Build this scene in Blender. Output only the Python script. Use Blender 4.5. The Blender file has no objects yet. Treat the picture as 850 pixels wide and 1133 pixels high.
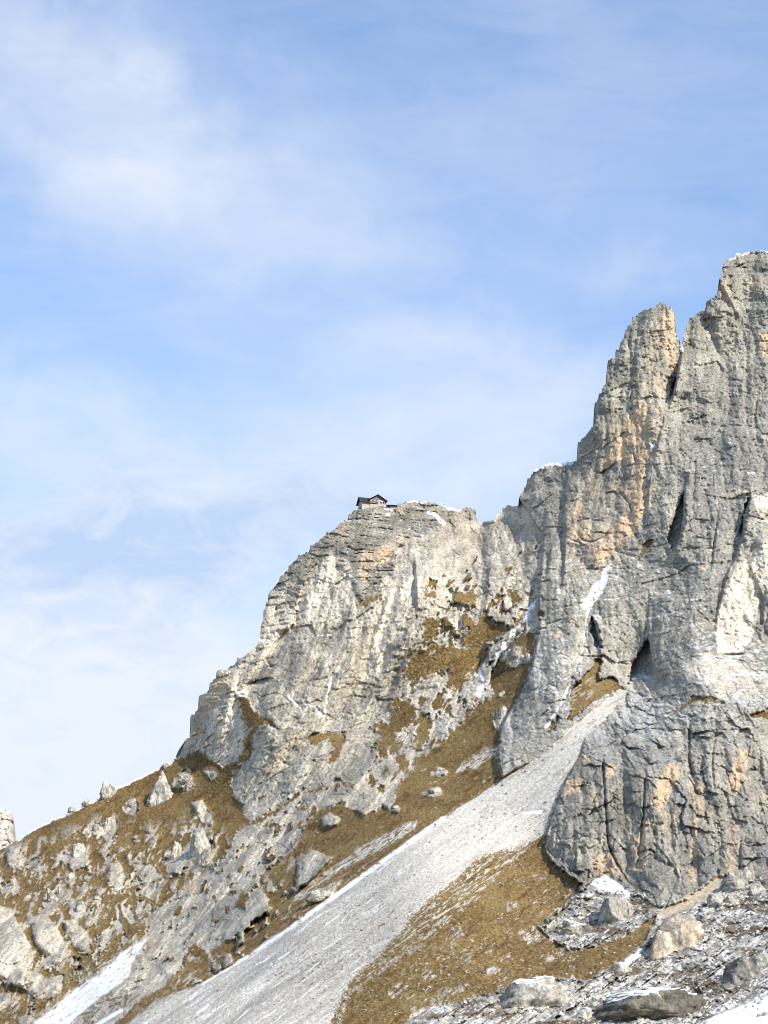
import bpy, math, random
import numpy as np
from mathutils import Vector

random.seed(7)
RNG = np.random.default_rng(11)
SC = bpy.context.scene
COL = SC.collection
R = math.radians

# ------------------------------------------------------------------ camera
FOV_V = 27.0
PITCH = 18.0
EYE = np.array([0.0, 0.0, 1.7])
TAN = math.tan(R(FOV_V / 2))
cam_d = bpy.data.cameras.new("camera")
cam = bpy.data.objects.new("camera", cam_d)
COL.objects.link(cam)
cam.location = EYE
cam.rotation_euler = (R(90 + PITCH), 0, 0)
cam_d.sensor_fit = 'VERTICAL'
cam_d.sensor_height = 36.0
cam_d.lens = 18.0 / TAN
cam_d.clip_start = 0.5
cam_d.clip_end = 30000
SC.camera = cam
CP, SP = math.cos(R(PITCH)), math.sin(R(PITCH))

# survey bearings (a, b): 1133 steps across the field of view; a point is a
# bearing plus a distance y to the north
def world(u, v, y):
    px = (u - 425.0) / 566.5 * TAN
    pz = (566.5 - v) / 566.5 * TAN
    dy = CP - pz * SP
    dz = SP + pz * CP
    return px / dy * y, y, EYE[2] + dz / dy * y

# ------------------------------------------------------------------ noise
def _hash(ix, iy, iz):
    h = (ix.astype(np.uint32) * np.uint32(374761393) + iy.astype(np.uint32) * np.uint32(668265263)
         + iz.astype(np.uint32) * np.uint32(2147483647))
    h = (h ^ (h >> np.uint32(13))) * np.uint32(1274126177)
    h = (h ^ (h >> np.uint32(16))) * np.uint32(2246822519)
    return h ^ (h >> np.uint32(15))

def noise2(x, y, seed=0):
    x = np.asarray(x, np.float32); y = np.asarray(y, np.float32)
    xi = np.floor(x); yi = np.floor(y)
    fx = x - xi; fy = y - yi
    xi = xi.astype(np.int32); yi = yi.astype(np.int32)
    sx = fx * fx * fx * (fx * (fx * 6 - 15) + 10)
    sy = fy * fy * fy * (fy * (fy * 6 - 15) + 10)
    sd = np.full(1, seed, np.int32)
    out = []
    for dy in (0, 1):
        row = []
        for dx in (0, 1):
            h = _hash(xi + dx, yi + dy, sd)
            a = (h & np.uint32(0xffff)).astype(np.float32) * np.float32(2 * math.pi / 65536)
            row.append(np.cos(a) * (fx - dx) + np.sin(a) * (fy - dy))
        out.append(row[0] + sx * (row[1] - row[0]))
    return (out[0] + sy * (out[1] - out[0])) * np.float32(1.45)

def fbm(x, y, octs=4, seed=0, gain=0.5):
    t = 0; a = 1.0; n = 0
    for k in range(octs):
        t = t + a * noise2(x * 2 ** k, y * 2 ** k, seed + 17 * k)
        n += a; a *= gain
    return t / n

def ridged(x, y, octs=4, seed=0, gain=0.5):
    t = 0; a = 1.0; n = 0
    for k in range(octs):
        t = t + a * (1 - 2 * np.abs(noise2(x * 2.03 ** k, y * 2.03 ** k, seed + 31 * k)))
        n += a; a *= gain
    return t / n

def facets(x, y, seed=0, tilt=1.0):
    """cellular blocks: (height with its own tilt per block, gap to the next block)"""
    x = np.asarray(x, np.float32); y = np.asarray(y, np.float32)
    xi = np.floor(x).astype(np.int32); yi = np.floor(y).astype(np.int32)
    f1 = np.full(x.shape, 9, np.float32); f2 = f1.copy()
    hh = np.zeros(x.shape, np.float32)
    for dy in (-1, 0, 1):
        for dx in (-1, 0, 1):
            h = _hash(xi + dx, yi + dy, np.full(1, seed, np.int32))
            r1 = (h & np.uint32(1023)).astype(np.float32) / 1023
            r2 = ((h >> np.uint32(10)) & np.uint32(1023)).astype(np.float32) / 1023
            r3 = ((h >> np.uint32(20)) & np.uint32(1023)).astype(np.float32) / 1023
            r4 = ((h >> np.uint32(5)) & np.uint32(255)).astype(np.float32) / 255
            ex = xi + dx + r1 - x; ey = yi + dy + r2 - y
            d = ex * ex + ey * ey
            val = (r3 - 0.5) + tilt * ((r4 - 0.5) * 2 * ex + (r1 - 0.5) * 2 * ey)
            c = d < f1
            f2 = np.where(c, f1, np.minimum(f2, d))
            hh = np.where(c, val, hh)
            f1 = np.where(c, d, f1)
    return hh, np.sqrt(f2) - np.sqrt(f1)

def prisms(x, y, seed=0):
    """angular ribs: the upper envelope of overlapping wedges with their own left and right slopes"""
    x = np.asarray(x, np.float32); y = np.asarray(y, np.float32)
    xi = np.floor(x).astype(np.int32); yi = np.floor(y).astype(np.int32)
    best = np.full(x.shape, -9, np.float32)
    for dy in (-1, 0, 1):
        for dx in (-1, 0, 1):
            h = _hash(xi + dx, yi + dy, np.full(1, seed, np.int32))
            r1 = (h & np.uint32(255)).astype(np.float32) / 255
            r2 = ((h >> np.uint32(8)) & np.uint32(255)).astype(np.float32) / 255
            r3 = ((h >> np.uint32(16)) & np.uint32(255)).astype(np.float32) / 255
            r4 = ((h >> np.uint32(24)) & np.uint32(255)).astype(np.float32) / 255
            ex = x - (xi + dx + r1); ey = y - (yi + dy + r2)
            sl = 0.55 + 1.6 * r4; sr = 0.55 + 1.6 * (1 - r4)
            w = 0.05 + 0.22 * r3
            ax_ = np.maximum(np.abs(ex) - w, 0) * np.where(ex < 0, sl, sr)
            v = 0.75 * r2 * r3 + 0.35 * r4 - ax_ - (0.35 + 1.1 * r1) * np.maximum(np.abs(ey) - 0.25, 0) + 0.25 * (r1 - 0.5) * ex
            best = np.maximum(best, v)
    return best

def sstep(a, b, x):
    t = np.clip((x - a) / (b - a), 0, 1)
    return t * t * (3 - 2 * t)

# ------------------------------------------------------------------ skyline
SKY = [(-400,1150),(-200,1045),(-80,985),(-20,955),(0,941),(17,931),(37,918),(59,907),(77,900),(96,890),(111,883),(128,872),
 (141,866.5),(158,858),(173,851),(190,844),(194,838.5),(200,826),(207,816),(212,800),(215,790),(216.5,783),(221,777),(227,764),
 (233,757),(238,752),(240.6,742),(248,740),(257,737.5),(264,728),(279,721.5),(284,713),(289,704),(291,684),(293,670),(296,663),
 (301,653),(306,646),(311,639),(316,631),(326,620),(338,612.5),(345,606),(350.6,599),(360,592),(368,587),(376,581),(383,574.5),
 (388,568.5),(394,564.5),(400,561.5),(406,560),(428,560),(433,560.5),(438,560.5),(443,557),(452,554),(462,554.5),(472,555),(484,557),(492,559.5),
 (499,561),(509,563.5),(514,563),(521,560.5),(524,566),(526,574),(529,579),(538,577),(548,573.5),(553,568),(555.5,561),(562,560),
 (570,560.5),(575,557.5),(576.5,546),(580,539),(585,531),(590,523),(595,517.5),(602,513.5),(610,511.5),(629,513),(638,508.5),
 (640,500),(641.5,491),(646,484),(652,478),(656,471),(658,461),(660,453),(663.5,438),(666,430),(669.6,422),(671,403),(677,398),
 (684.5,390),(687,379),(689.5,371),(694,364),(699,358.5),(701,351),(704,347),(714,343),(724,339.5),(731.4,335),(736,337),
 (741,340),(745,345),(747.8,350),(749.5,362),(750.5,371),(752.6,381),(755,381),(757,371),(761,362),(763,352),(771,348),(780,344),
 (782.5,335),(787,330),(791,328),(795,326.5),(796,312),(798,297),(803,290),(808,286),(818,281.5),(833,278.6),(850,276.5),
 (880,274),(960,290),(1100,335),(1250,400)]
SKY = np.array(SKY, np.float64)

# ------------------------------------------------------------------ base distances
CTRL = """
-350 1200 900;-200 1050 980;0 938 965;100 890 962;200 845 962;150 960 868;0 1040 790;0 1133 705;80 1100 718;200 1000 800
240 745 958;290 690 968;330 615 985;400 560 1000;460 555 1006;520 562 1000;530 578 995;575 560 985
350 700 935;300 800 895;400 800 890;300 900 850;420 870 800;250 960 805;450 650 925;500 700 893;550 640 928;540 740 880;480 830 822;560 800 800
140 1133 605;330 1020 655;250 1133 562;450 931 692;556 862 742;694 763 800;600 870 718;500 970 645;380 1098 572
600 940 690;550 1050 592;620 1000 642;470 1115 546
610 930 682;650 970 655;700 980 640;800 970 630;850 960 625;700 850 690;780 770 730;850 770 725;850 860 680
720 1010 612;850 1000 600;850 1090 525;720 1080 558;620 1090 562;773 1133 508
600 760 800;640 680 850;620 640 888;600 560 955;610 515 980;640 520 962
660 460 955;690 400 965;735 338 975;700 550 908;720 620 865;745 420 950
760 380 955;800 300 972;850 277 976;850 450 912;800 550 866;760 680 802;850 640 812;850 720 772;700 740 815
1000 300 965;1000 700 765;1000 1000 560;1200 400 950;1200 900 600
0 1330 420;400 1330 340;850 1330 300;1000 1330 290;-200 1330 450;1200 1330 280;-400 1400 460
"""
CT = np.array([[float(q) for q in p.split()] for p in CTRL.replace("\n", ";").split(";") if p.strip()])
def tps_fit(P, f, lam=0.02):
    n = len(P)
    d2 = ((P[:, None, :] - P[None]) ** 2).sum(-1)
    K = np.where(d2 > 0, d2 * np.log(d2 + 1e-12) * 0.5, 0) + lam * np.eye(n)
    Q = np.c_[np.ones(n), P]
    A = np.zeros((n + 3, n + 3)); A[:n, :n] = K; A[:n, n:] = Q; A[n:, :n] = Q.T
    return np.linalg.solve(A, np.r_[f, 0, 0, 0])
_P = CT[:, :2] / 200.0
_W = tps_fit(_P, CT[:, 2])
def base_y(u, v):
    x = np.asarray(u, np.float64) / 200.0; y = np.asarray(v, np.float64) / 200.0
    out = _W[-3] + _W[-2] * x + _W[-1] * y
    for (px, py), w in zip(_P, _W[:-3]):
        d2 = (x - px) ** 2 + (y - py) ** 2
        out = out + w * 0.5 * d2 * np.log(d2 + 1e-12)
    return out

# ------------------------------------------------------------------ surface grid
us = np.r_[np.arange(-400, -40, 8.0), np.arange(-40, -4, 3.0), np.arange(-4, 855, 0.93), np.arange(855, 900, 3.0), np.arange(900, 1250, 9.0)]
def stair(x, w, seed):
    c = x / w + 0.6 * noise2(x / (w * 2.3), x * 0 + seed, seed)
    f = c - np.floor(c)
    return x + w * (0.5 - f) * (0.45 + 0.5 * noise2(x / (w * 3.1), x * 0 + 3.3, seed + 40)) * (1 - sstep(0.86, 1.0, f))
_us = us + 0
_st = stair(stair(stair(us, 2.6, 2), 4.7, 3), 11.0, 4)
_rk = sstep(198, 212, us) * (1 - sstep(395, 401, us) * (1 - sstep(434, 440, us)))
_st = us + (_st - us) * _rk
vs_top = np.interp(_st, SKY[:, 0], SKY[:, 1])
jit = fbm(us / 9.0, us * 0, 4, 5, 0.62) * 2.0
blk = np.round(noise2(us / 5.0, us * 0 + 7.3, 9) * 2.2) * 0.8
hut_flat = sstep(399, 404, us) * (1 - sstep(433, 437, us))
rocky = 0.6 + 0.5 * sstep(195, 215, us)
vs_top = vs_top + (jit + blk) * rocky * (1 - hut_flat)
NR_IN, NR_OUT = 930, 24
VB = 1140.0
rows = []
for k in range(NR_OUT):
    rows.append(1330 + (VB - 1330) * (k / NR_OUT) + 0 * us)
lowv = np.minimum(VB, 1e9)
for k in range(NR_IN):
    rows.append(np.maximum(VB + (262.0 - VB) * k / (NR_IN - 1), vs_top))
V = np.array(rows)
U = np.broadcast_to(us, V.shape).copy()
NR, NC = V.shape
Uf = U.ravel(); Vf = V.ravel()
Y0 = base_y(Uf, Vf)
X0, _, Z0 = world(Uf, Vf, Y0)
U32 = Uf.astype(np.float32); V32 = Vf.astype(np.float32)
X32 = X0.astype(np.float32); Z32 = Z0.astype(np.float32)
print("grid", NR, NC, Uf.size)

# edge wander used to break up every traced border
WA = fbm(U32 / 26, V32 / 26, 3, 101)
WB = fbm(U32 / 7, V32 / 7, 4, 202, 0.7)

def win(pts, m):
    p = np.array(pts)
    return np.nonzero((Uf > p[:, 0].min() - m) & (Uf < p[:, 0].max() + m) & (Vf > p[:, 1].min() - m) & (Vf < p[:, 1].max() + m))[0]

def poly(pts, soft=1.0, wa=3.0, wb=2.5):
    """0..1 inside a traced outline whose edge wanders"""
    out = np.zeros(Uf.size, np.float32)
    m = 3 + wa + wb + soft
    ix = win(pts, m)
    x = Uf[ix]; y = Vf[ix]
    d = np.full(ix.size, 1e9); inside = np.zeros(ix.size, bool)
    n = len(pts)
    for k in range(n):
        x1, y1 = pts[k]; x2, y2 = pts[(k + 1) % n]
        ex, ey = x2 - x1, y2 - y1
        L = ex * ex + ey * ey + 1e-9
        t = np.clip(((x - x1) * ex + (y - y1) * ey) / L, 0, 1)
        d = np.minimum(d, (x - x1 - t * ex) ** 2 + (y - y1 - t * ey) ** 2)
        c = ((y1 > y) != (y2 > y))
        if ey != 0:
            inside ^= c & (x < ex * (y - y1) / ey + x1)
    sd = np.sqrt(d) * np.where(inside, 1, -1) + wa * WA[ix] + wb * WB[ix]
    out[ix] = sstep(-soft, soft, sd)
    return out

def line(pts, reach):
    """signed distance (right of travel > 0) and the place along a polyline"""
    ix = win(pts, reach)
    x = Uf[ix]; y = Vf[ix]
    best = np.full(ix.size, 1e9); sgn = np.ones(ix.size); par = np.zeros(ix.size)
    for k in range(len(pts) - 1):
        x1, y1 = pts[k][:2]; x2, y2 = pts[k + 1][:2]
        ex, ey = x2 - x1, y2 - y1
        L = ex * ex + ey * ey + 1e-9
        t = np.clip(((x - x1) * ex + (y - y1) * ey) / L, 0, 1)
        d = (x - x1 - t * ex) ** 2 + (y - y1 - t * ey) ** 2
        cr = ex * (y - y1) - ey * (x - x1)
        c = d < best
        best = np.where(c, d, best); sgn = np.where(c, np.sign(cr), sgn); par = np.where(c, k + t, par)
    return ix, np.sqrt(best), sgn, par

def stroke(pts, w, soft=1.0, wa=1.0, wb=2.0):
    ix, d, s, p = line(pts, w + 8)
    out = np.zeros(Uf.size, np.float32)
    out[ix] = sstep(-soft, soft, w - d + wa * WA[ix] + wb * WB[ix])
    return out

def both(a, b): return np.maximum(a, b)

# ------------------------------------------------------------------ regions
rib_edge = [(598,630),(596,668),(597,693),(590,729),(583,754),(568,779),(553,808),(551,838),(553,860)]
left_w = poly([(-500,1400),(-500,900),(0,880),(240,700),(400,500),(540,500),(600,590),(598,630),(596,668),(597,693),(590,729),(583,754),(568,779),(553,808),(551,838),(553,862),(100,1400)], 1.0, 0, 1)
buttress = poly([(697,764),(670,796),(647,816),(641,837),(626,861),(618,881),(609,905),(604,940),(618,958),(644,974),(662,971),(697,981),(712,993),(730,1004),(760,995),(795,968),(830,975),(1000,965),(1000,760),(850,775),(800,775),(765,790),(730,775)], 1.2, 3, 5)
cap = poly([(285,720),(288,650),(330,600),(380,560),(520,545),(500,575),(470,590),(440,605),(432,640),(395,672),(390,640),(365,612),(345,630),(330,660),(325,690)], 2, 4, 4)

grass = np.zeros(Uf.size, np.float32)
OUTC = fbm(U32 / 16 + 0.35 * WB, V32 / 22, 4, 303, 0.55)          # outcrops
OUTF = fbm((U32 + 0.4 * V32) / 7, V32 / 11, 3, 404, 0.6)
DITH = fbm(U32 / 3.4, V32 / 3.0, 3, 405, 0.7)
def add_grass(pts, dens=0.0, soft=1.0, wa=4, wb=4):
    global grass
    g = poly(pts, 5, wa + 1, wb + 3)
    g = sstep(0.40, 0.60, g + 0.55 * DITH * (1 - np.abs(2 * g - 1)) * 1.6)
    if dens > 0:
        thr = 0.62 - dens
        g = g * (1 - sstep(thr - 0.03, thr + 0.03, OUTC * 0.65 + OUTF * 0.55))
    grass = both(grass, g)

G1 = [(-500,1500),(-500,1000),(-20,946),(37,910),(128,860),(190,838),(205,838),(215,831),(222,834),(237,843),(247,850),(262,842),(269,836),(271,819),(279,806),(269,792),(266,773),(274,773),
 (281,787),(289,795),(301,797),(307,806),(299,804),(289,801),(279,814),(278,831),(275,841),(264,846),(257,853),(255,866),(258,880),(267,890),(269,903),(276,910),(264,920),(259,930),(246,949),(236,960),
 (222,964),(209,974),(199,986),(187,996),(165,1011),(160,1018),(165,1026),(157,1038),(120,1065),(80,1100),(40,1130),(20,1150)]
add_grass(G1, 0.02, 1, 3, 3)
lower_left = poly([(-400,960),(0,938),(60,925),(120,900),(150,915),(190,915),(215,900),(262,930),(150,1040),(40,1130),(-300,1300)], 14, 6, 6)
grass *= 1 - lower_left * sstep(0.0, 0.05, OUTC * 0.55 + OUTF * 0.65 + 0.15 * DITH - 0.03) * (Uf < 262)
ROCKS_IN = [
 [(-120,1000),(0,1001),(13,1006),(25,1028),(36,1051),(29,1066),(27,1093),(13,1090),(0,1084),(-120,1100)],
 [(34,1015),(51,1011),(63,1026),(74,1046),(77,1062),(67,1074),(56,1064),(40,1046)],
 [(29,1075),(42,1075),(51,1084),(69,1077),(72,1093),(56,1104),(40,1104),(27,1093)],
 [(69,1019),(83,1017),(96,1030),(103,1053),(87,1055),(78,1039)],
 [(107,1035),(118,1027),(127,1033),(118,1046),(112,1049)],
 [(123,1015),(134,1017),(136,1028),(130,1032)], [(134,999),(143,1006),(152,1019),(145,1024),(136,1010)],
 [(147,957),(156,954),(170,959),(179,970),(161,977),(154,970)],
 [(0,1100),(12,1098),(12,1112),(0,1118),(-20,1118)], [(20,1126),(34,1121),(40,1128),(22,1138)],
 [(196,855),(206,850),(214,862),(212,872),(203,866)], [(212,888),(224,885),(236,905),(236,915),(222,908)],
 [(225,852),(235,850),(240,858),(234,864)],
 [(152,975),(166,972),(176,984),(170,996),(158,990)], [(120,955),(132,953),(140,968),(134,985),(122,975)],
 [(6,945),(18,938),(30,952),(24,962),(8,958)]]
for q in ROCKS_IN:
    grass *= 1 - poly(q, 1, 2, 2.5)
add_grass([(338,816),(351,811),(363,810),(380,811),(379,829),(373,843),(363,843),(368,829),(363,819),(348,824)], 0.05, 1, 2, 2)
add_grass([(343,868),(328,883),(301,903),(281,913),(276,912),(313,890),(336,873)], 0.0, 1, 1, 2)
G3 = [(596,695),(578,702),(562,716),(556,724),(545,742),(541,752),(553,757),(546,771),(528,779),(516,796),(496,816),(481,828),(459,848),(442,868),(425,890),(402,904),(379,887),(362,894),(342,907),
 (337,914),(328,937),(308,952),(288,969),(292,985),(298,1001),(278,1021),(259,1036),(234,1053),(214,1046),(202,1061),(204,1068),(182,1090),(157,1105),(120,1140),(140,1140),(175,1105),(224,1088),(273,1058),(298,1038),
 (330,1020),(379,986),(429,949),(478,914),(503,894),(540,874),(556,862),(551,838),(553,808),(568,779),(583,754),(590,729)]
add_grass(G3, 0.0, 1, 2, 3)
add_grass([(400,880),(430,800),(450,720),(490,660),(540,650),(600,690),(565,770),(520,800),(470,845),(430,880)], 0.74, 1, 8, 8)
add_grass([(190,1000),(240,960),(330,880),(400,840),(380,890),(300,960),(220,1040),(170,1080)], 0.82, 1, 8, 8)
add_grass([(460,640),(600,600),(600,690),(520,700)], 0.86, 1, 8, 8)
for (u_, v_, w_, h_) in ((147,890,11,14),(121,914,15,20),(107,917,11,9),(88,945,19,24),(222,938,24,40),(194,946,15,29),(58,994,13,21),(68,988,8,14),(15,978,10,13),(205,864,17,16),(79,971,8,12),(93,980,9,8),(107,994,10,6),(89,1005,13,16),
                         (487,853,12,8),(481,875,16,9),(557,790,15,22),(584,726,8,8),(570,724,16,19),(437,894,9,6)):
    el_ = [(u_ - .1 * w_ + .72 * w_ * math.cos(q), v_ + .25 * h_ + .52 * h_ * math.sin(q)) for q in np.linspace(0, 6.28, 14)[:-1]]
    grass *= 1 - poly(el_, 1.2, 3, 6.5)
low3 = poly([(150,1120),(300,960),(345,940),(330,1030),(180,1120)], 10, 4, 4)
grass *= 1 - low3 * sstep(0.10, 0.18, OUTC * 0.6 + OUTF * 0.6) * 0.9
for q in ([(330,949),(347,941),(367,949),(355,963),(342,978),(328,982)], [(340,996),(360,981),(379,973),(367,991),(350,998)], [(355,905),(365,898),(377,906),(372,914),(357,916)],
          [(263,1003),(282,985),(296,1000),(290,1014),(272,1020)], [(429,870),(440,880),(430,897),(420,885)]):
    grass *= 1 - poly(q, 1, 2, 2.5)
add_grass([(504,656),(528,657),(526,666),(511,669),(502,664)], 0.1, 1, 2, 3)
add_grass([(533,678),(543,688),(558,691),(558,701),(548,710),(533,712),(516,718),(512,706),(522,690)], 0.18, 1, 4, 4)
add_grass([(457,727),(481,713),(509,719),(536,710),(533,732),(516,752),(509,763),(494,759),(499,742),(474,749),(447,756),(447,742)], 0.24, 1, 4, 5)
add_grass([(439,776),(456,773),(459,791),(442,811),(425,840),(413,830),(420,813),(410,803),(432,796)], 0.22, 1, 4, 5)
add_grass([(480,680),(486,690),(472,716),(462,724),(470,700)], 0.3, 1, 4, 5)
add_grass([(466,790),(476,795),(474,820),(462,832),(455,826)], 0.3, 1, 4, 5)
add_grass([(470,655),(482,652),(480,662),(470,662)], 0.2, 1, 2, 3)
add_grass([(562,655),(572,650),(578,664),(568,672)], 0.25, 1, 2, 3)
G5 = [(603,924),(606,948),(623,965),(643,978),(639,991),(610,1012),(598,1026),(605,1035),(628,1050),(650,1050),(690,1035),(728,1010),(716,1040),(690,1062),(650,1085),(600,1082),(558,1093),(541,1101),(501,1110),(467,1116),(456,1122),
 (440,1145),(370,1145),(377,1124),(388,1098),(431,1067),(481,1030),(510,1005),(549,970),(571,948),(586,933)]
add_grass(G5, 0.0, 1, 2, 3)
add_grass([(700,990),(712,993),(732,1008),(722,1014)], 0, 1, 1, 1)
add_grass([(666,726),(652,742),(635,761),(630,796),(636,796),(656,776),(690,762),(678,750),(662,752)], 0.12, 1, 2, 3)
add_grass([(603,811),(618,791),(620,796),(610,812)], 0, 1, 1, 1)
add_grass([(725,597),(713,600),(706,620),(712,612)], 0.1, 1, 1, 2)
add_grass([(398,667),(420,656),(423,660),(405,671)], 0, 1, 1, 2)
add_grass([(745,790),(768,771),(790,771),(800,778),(786,777),(768,776)], 0.2, 1, 1, 2)
add_grass([(828,792),(850,785),(870,790),(850,796)], 0.2, 1, 1, 2)
add_grass([(818,978),(832,970),(838,976),(822,986)], 0, 1, 1, 1)
add_grass([(262,1000),(268,985),(276,990),(270,1006)], 0.1, 1, 2, 2)

def blur0(f, k):
    g = f.reshape(NR, NC).astype(np.float32)
    q = np.pad(g, [(k + 1, k), (0, 0)], mode='edge').cumsum(0); g = (q[2 * k + 1:] - q[:-2 * k - 1]) / (2 * k + 1)
    q = np.pad(g, [(0, 0), (k + 1, k)], mode='edge').cumsum(1); g = (q[:, 2 * k + 1:] - q[:, :-2 * k - 1]) / (2 * k + 1)
    return g.ravel()
def rampless(m): return 1 - m
# scree -----------------------------------------------------------------
scree = poly([(697,762),(671,772),(650,790),(632,805),(600,837),(588,842),(556,862),(524,884),(487,906),(450,931),(429,949),(379,986),(330,1020),(298,1038),(273,1058),(224,1088),(175,1105),(130,1140),(60,1200),(300,1260),
 (372,1140),(388,1098),(431,1067),(481,1030),(510,1005),(549,970),(571,948),(586,933),(604,922),(609,905),(618,881),(626,861),(641,837),(647,816),(670,796),(694,766)], 1.2, 1, 1.5)
AL = (-U32 * 0.816 + V32 * 0.577); AC = (U32 * 0.577 + V32 * 0.816)   # down and across the fall line
_acw = AC + 2.2 * WA + 0.6 * WB
STR = fbm(AL / 55, _acw / 3.4, 3, 505, 0.65)
STR2 = fbm(AL / 20, _acw / 2.4, 3, 506, 0.65)
DITH0 = fbm(U32 / 2.6, V32 / 2.2, 3, 407, 0.7)
mixz = poly([(600,930),(586,938),(571,950),(549,972),(510,1008),(481,1032),(431,1069),(388,1100),(374,1140),(440,1140),(360,1140),(385,1088),(425,1050),(453,1016),(490,982),(527,951),(560,940)], 13, 4, 4)
mixz = sstep(0.38, 0.62, mixz + (0.55 * STR2 + 0.35 * DITH0) * (1 - np.abs(2 * mixz - 1)) * 1.5)
mixs = mixz * sstep(-0.02, 0.08, STR2 * 0.7 + WB * 0.35 - 0.06)
scree = scree * (1 - mixz) + mixs
grass = np.where(mixz > 0.5, both(grass, 1 - mixs) , grass)
streaks_g = poly([(463,908),(448,911),(424,924),(392,941),(355,968),(325,990),(325,1002),(379,962),(429,937),(459,917)], 1.5, 2, 3) * sstep(-0.25, -0.1, STR2)
scree = both(scree, streaks_g)
scree = both(scree, poly([(553,826),(548,836),(526,850),(504,855),(514,842),(538,826)], 1.5, 2, 4) * sstep(-0.25, 0.0, STR2 + WB * 0.5))
lowband = poly([(160,1110),(250,1050),(330,1000),(430,930),(470,905),(470,916),(430,948),(330,1016),(224,1086)], 3, 2, 2)
scree = both(scree, lowband * sstep(0.22, 0.30, STR2 + 0.15 * WB))
dash = poly([(430,1080),(640,960),(640,1060),(560,1100),(400,1140)], 8, 4, 4)
scree = both(scree, dash * sstep(0.24, 0.34, STR2 * 0.7 + WB * 0.5 + 0.2 * WA))
G3all = poly(G3, 1, 1, 1)
for q in ([(494,1032),(508,1024),(512,1034),(500,1048)], [(515,1052),(524,1054),(520,1068),(512,1066)], [(428,1096),(446,1086),(450,1092),(434,1106)], [(470,1108),(500,1092),(518,1088),(508,1098),(480,1112)],
          [(574,1032),(590,1022),(600,1030),(598,1042),(580,1044)], [(536,1072),(548,1066),(552,1074),(540,1080)], [(560,1000),(572,996),(574,1004),(562,1008)], [(592,968),(604,966),(606,972),(594,974)], [(600,1058),(622,1048),(634,1052),(610,1066)], [(466,1078),(478,1070),(482,1078),(470,1084)]):
    scree = both(scree, poly(q, 2, 2, 4) * sstep(-0.15, 0.1, STR2 + 0.8 * WB))
scree = both(scree, G3all * sstep(0.32, 0.42, STR2 * 0.7 + WB * 0.5) * 0.9)
snowchute_side = poly([(161,1037),(110,1070),(40,1125),(60,1160),(130,1130),(160,1100),(160,1060)], 2, 2, 3)
scree = both(scree, snowchute_side * sstep(0.0, 0.1, STR2))
ramp = poly([(802,966),(797,984),(772,1000),(736,1016),(729,1010),(760,990)], 1, 1, 2)
scree = both(scree, ramp)
edge_s = np.clip(1 - np.abs(2 * blur0(scree, 9) - 1), 0, 1)
scree = scree * (1 - edge_s * sstep(0.10, 0.24, STR2 + 0.4 * DITH0) * (rampless(ramp)))
mid_s = poly([(300,1060),(380,1000),(440,960),(480,960),(470,1000),(420,1050),(360,1100),(300,1120)], 15, 4, 4)
scree = scree * (1 - mid_s * sstep(0.36, 0.46, STR2 + 0.5 * DITH0))
scree = np.clip(scree, 0, 1)
grass = both(grass, edge_s * (scree < 0.5) * (blur0(scree, 4) > 0.25) * (Vf > 850) * (left_w > -1) * (buttress < 0.5))
grass = both(grass, mid_s * (scree < 0.5))
grass = grass * (1 - scree)

# rubble: the boulder field at the foot on the right
ramp_ = ramp
rubble = poly([(598,1026),(640,988),(656,974),(698,984),(716,996),(738,1004),(780,985),(800,975),(1000,965),(1000,1200),(560,1200),(455,1140),(462,1118),(541,1101),(600,1081),(650,1085),(690,1062),(716,1040),(728,1012),(690,1035),(650,1048),(628,1050),(605,1036)], 2, 5, 9) * (1 - ramp)
grass = grass * (1 - rubble * 0.85)
grass = both(grass, rubble * sstep(0.20, 0.28, 0.8 * STR + 0.35 * WB - 0.1 * (Uf > 730)) * 0.9)

# snow ------------------------------------------------------------------
snow = np.zeros(Uf.size, np.float32)
SNB = fbm(U32 / 5, V32 / 5, 3, 801, 0.65)
def add_snow(m):
    global snow
    snow = both(snow, m)
add_snow(poly([(161,1039),(154,1044),(134,1055),(112,1077),(78,1098),(42,1129),(20,1150),(60,1160),(85,1124),(107,1107),(125,1094),(143,1080),(145,1066)], 1.6, 2, 3.5) * sstep(-0.5, -0.02, STR2 + 0.6 * DITH0))
add_snow(stroke([(134,1118),(107,1134)], 2.0, 1, 0.5, 1))
add_snow(stroke([(322,1026),(379,985.5),(429,949),(490,906)], 2.3, 1, 0.8, 1))
add_snow(stroke([(224,1089),(273,1059),(322,1026)], 1.2, 1, 0.8, 2))
lowscree = poly([(100,1150),(175,1106),(298,1040),(400,985),(400,1010),(300,1140)], 25, 6, 6)
add_snow(scree * lowscree * sstep(0.12, 0.42, STR + 0.3 * WB + 0.35 * DITH0) * 0.7 * (mixz < 0.3))
add_snow(scree * sstep(0.3, 0.5, STR + 0.3 * WB + 0.25 * DITH0) * (mixz < 0.3) * 0.7 * (Vf > 900))
add_snow(stroke([(578,901),(590,899),(598,899)], 1.6, 1, 0.5, 1))
add_snow(stroke([(592,666),(588,671),(583,681),(570,698),(560,713),(548,727),(538,735),(527,747)], 1.9, 1, 2, 6) )
add_snow(stroke([(531,742),(536,756),(530,770)], 2.5, 1, 2, 6))
add_snow(poly([(677,622),(667,630),(664,640),(656,648),(642,669),(652,678),(657,668),(670,651)], 1, 1.5, 3))
add_snow(stroke([(650,678),(645,719),(633,751),(621,779),(603,807)], 1.0, 1, 1, 4))
add_snow(poly([(720,488),(726,488),(726,495),(720,495)], 1, 0, 1)); add_snow(stroke([(721,506),(719,522),(718,530)], 1.0, 1, 0.5, 2))
add_snow(stroke([(362,735),(368,745),(365,760),(362,772),(360,792)], 0.6, 1, 1.5, 5))
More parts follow.
